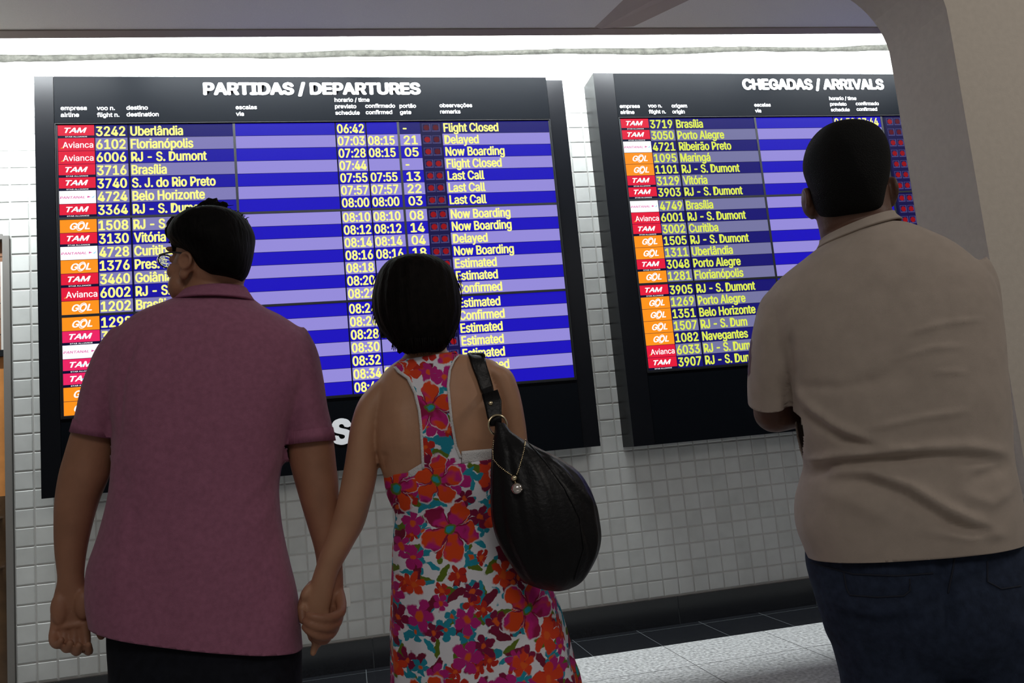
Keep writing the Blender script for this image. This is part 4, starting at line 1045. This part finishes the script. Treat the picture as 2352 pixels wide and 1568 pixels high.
folds(me, PC, [
 ([(1815,860),(1824,930),(1832,985)], .010, -0.0150), ([(1822,880),(1850,925),(1905,975),(1985,1012)], .010, 0.0135), ([(1828,905),(1862,955),(1930,1005),(2010,1030)], .010, -0.0135),
 ([(1838,1064),(1900,1052),(1990,1038),(2080,1034)], .010, 0.0135), ([(1850,1078),(1930,1058),(2030,1050),(2120,1046)], .009, -0.0150), ([(1990,1020),(2080,1030),(2200,1024),(2310,1040)], .012, 0.0105), ([(2040,1045),(2150,1046),(2300,1056)], .010, -0.0105),
 ([(1905,1085),(1990,1082),(2070,1110),(2150,1160),(2270,1215)], .012, 0.0120), ([(1900,1100),(1980,1100),(2060,1130),(2140,1180),(2250,1225)], .012, -0.0120),
 ([(1845,1080),(1868,1088),(1905,1075)], .010, -0.0120), ([(1965,870),(1990,880),(2040,860),(2045,830)], .018, -0.0060), ([(1830,885),(1920,893),(2030,872)], .010, -0.0045), ([(1980,985),(2100,960),(2200,945)], .006, 0.0053), ([(2040,830),(2120,805),(2200,800)], .005, 0.0037), ([(2060,775),(2150,750),(2250,735)], .005, 0.0037), ([(2130,860),(2200,857)], .004, 0.0037),
 ([(1810,760),(1815,830),(1822,880)], .010, -0.0090), ([(2210,1100),(2270,1080),(2320,1070)], .012, -0.0075), ([(2190,1130),(2260,1150),(2320,1120)], .012, 0.0060), ([(2140,1190),(2200,1205),(2260,1210)], .008, -0.0060), ([(1880,1130),(1950,1145),(2040,1190)], .02, 0.0060), ([(2100,1210),(2200,1225),(2300,1222)], .008, 0.0045)])
hL, hR = PC.P(1851,1277), PC.P(2342,1237)
nn_ = (hR - hL).cross(PC.n); nn_ = nn_ if nn_.z < 0 else -nn_
cut(me, (hL + hR)/2, nn_)
a = (PC.P(1717,916,.046) + PC.P(1829,926,.046))/2; b2 = (PC.P(1726,970,.066) + PC.P(1834,962,.066))/2; cut(me, a, b2 - a, a, .14, (PC.P(1823, 920, .03), -PC.e))
a = (PC.P(2215,870,.088) + PC.P(2300,845,.088))/2; b2 = (PC.P(2215,910,.10) + PC.P(2300,890,.10))/2; cut(me, a, b2 - a, a, .12)
nk = (PC.P(1890,556) + PC.P(2054,494))/2; cut(me, nk, (PC.P(1888,540) - PC.P(1890,566)).normalized(), nk, .13)
teeT = bvh(me)
tee = link('t_shirt', solidify(me, .004), M['tee'], Cc, True)
mb = MB(); mb.loft([R((1885,552),(2052,488),.064,-.002), R((1884,560),(2056,496),.068,-.002), R((1878,572),(2070,506),.075,-.002)], 48, 4, False); link('neck_rib', solidify(mb.mesh(), .005, 0), M['tee'], tee, True)
# body
mb = MB()
mb.loft([R((1878,440),(2040,430),.066,.012), R((1874,490),(2045,470),.068,.004), R((1884,540),(2050,486),.066), R((1884,580),(2070,520),.072), R((1810,650),(2190,600),.10), R((1800,760),(2250,700),.12), R((1830,900),(2270,860),.13), R((1860,1050),(2285,1020),.13), R((1860,1180),(2310,1150),.135), R((1880,1290),(2330,1270),.13), R((1900,1400),(2360,1380),.125), R((1930,1500),(2380,1500),.11)], 40, 4)
W_, f_, r_, u_ = head_mb(mb, PC.P(1945, 418, .008), math.radians(20), math.radians(9), 1.03, True, .008, -.022)
mb.tube([PC.P(1825,700,.01), PC.P(1780,800,.02), PC.P(1772,880,.04), PC.P(1778,938,.075)], [.06, .056, .052, .046], 22)
le, lw = PC.P(1780,945,.08), PC.P(1960,935,.27)
mb.tube([le, le*.5 + lw*.5 + Vector((0, 0, .01)), lw], [.048, .045, .031], 22); hand_mb(mb, lw, lw - le, (0, 0, 1), -PC.n, 1.02, .5)
mb.tube([PC.P(2215,690,.02), PC.P(2245,790,.06), PC.P(2255,900,.12)], [.06, .055, .048], 22)
re_, rw = PC.P(2255,905,.125), PC.P(2040,965,.26)
mb.tube([re_, re_*.5 + rw*.5, rw], [.048, .044, .031], 22); hand_mb(mb, rw, rw - re_, (0, 0, 1), -PC.n, 1.02, .5)
for sx in (-.115, .115):
    a = PC.P(2140 + sx*1000, 1480); q = Vector((Cc.location.x, Cc.location.y, 0)) + PC.e*sx
    mb.tube([a, q + Vector((0, 0, .45)), q + Vector((0, 0, .12)), q + Vector((0, 0, .05))], [.07, .05, .042, .04], 20)
me = voxel(mb, .0032, 2); face_mats(me, W_, 1.03)
folds(me, PC, [([(1900,520),(1960,496),(2030,478)], .006, -.003), ([(1905,535),(1970,505),(2035,488)], .005, .002)])
link('body', me, [M['skin_c'], M['lip_'], M['eyewhite'], M['iris']], Cc, True)
# jeans
mb = MB()
mb.loft([R((1850,1245),(2346,1205),.140), R((1850,1290),(2352,1250),.146), R((1864,1345),(2372,1315),.152,-.006), R((1884,1410),(2388,1390),.152,-.010), R((1905,1470),(2400,1460),.140,-.006), R((1960,1530),(2360,1530),.10)], 56, 4)
for (L0, R0, L1, R1, sx) in (((1892,1420),(2175,1405),(1932,1570),(2186,1570),-.125), ((2150,1405),(2396,1395),(2186,1570),(2412,1570),.125)):
    a = R(L0, R0, .135, -.004); b2 = R(L1, R1, .118); q = Vector((Cc.location.x, Cc.location.y, 0)) + PC.e*sx
    mb.loft([a, b2, [q*.4 + b2[0]*.6 + Vector((0, 0, (.5 - b2[0].z*.6))), PC.e*.108, PC.n*.11, 2.], [q + Vector((0, 0, .38)), PC.e*.098, PC.n*.10, 2], [q + Vector((0, 0, .2)), PC.e*.09, PC.n*.095, 2], [q + Vector((0, 0, .045)), PC.e*.088, PC.n*.10, 2]], 36, 5)
me = voxel(mb, .0075, 4)
folds(me, PC, [([(1905,1390),(2000,1400),(2100,1380)], .014, .006), ([(1920,1410),(2010,1424),(2110,1400)], .014, -.006), ([(2150,1250),(2156,1350),(2172,1480)], .010, -.010), ([(2060,1290),(2100,1330),(2130,1400)], .02, -.006), ([(1960,1290),(2040,1310),(2100,1350)], .012, .004), ([(1950,1450),(2000,1490),(2020,1560)], .02, -.006)])
jt = bvh(me); jeans = link('jeans', me, M['jeans'], Cc, True)
def seam(nm, px, wdt=.0016):
    mb = MB(); G = drape(jt, PC, [((x, y), (x + 1, y)) for x, y in px], 1, .0008, 5); mb.tube([g_[0] for g_ in G], wdt, 6, 1); link(nm, mb, M['jeans_stitch'], jeans, True)
seam('back_pocket_seam', [(1938,1312),(1944,1350),(1952,1366),(2016,1371),(2076,1368),(2090,1356),(2090,1330)])
seam('back_pocket_seam', [(2268,1290),(2268,1335),(2300,1352),(2345,1345)])
seam('yoke_seam', [(1862,1292),(1960,1318),(2060,1322),(2142,1316)], .0018)
seam('centre_seam', [(2197,1252),(2190,1300),(2178,1360)], .0018)
for sx in (-.125, .125):
    q = Vector((Cc.location.x, Cc.location.y, 0)) + PC.e*sx - PC.n*.04
    mb = MB(); shoe(mb, q, PC.n + PC.e*sx, 1.); link('shoe', mb, M['shoe'], Cc, True)
# close-cropped hair
mb = MB()
mb.loft([R((1922,289),(1962,287),.03), R((1896,295),(1994,293),.056,-.004), R((1874,309),(2018,305),.082,-.008), R((1856,332),(2034,328),.098,-.012), R((1846,361),(2042,357),.106,-.018), R((1845,388),(2043,386),.106,-.022), R((1853,414),(2040,412),.100,-.028), R((1862,438),(2034,434),.090,-.034), R((1868,462),(2030,456),.078,-.036), R((1876,482),(2026,474),.068,-.034), R((1888,496),(2018,488),.056,-.03), R((1910,505),(1998,498),.034,-.03)], 56, 5)
link('hair', voxel(mb, .0045, 3), M['hair_crop'], Cc, True)
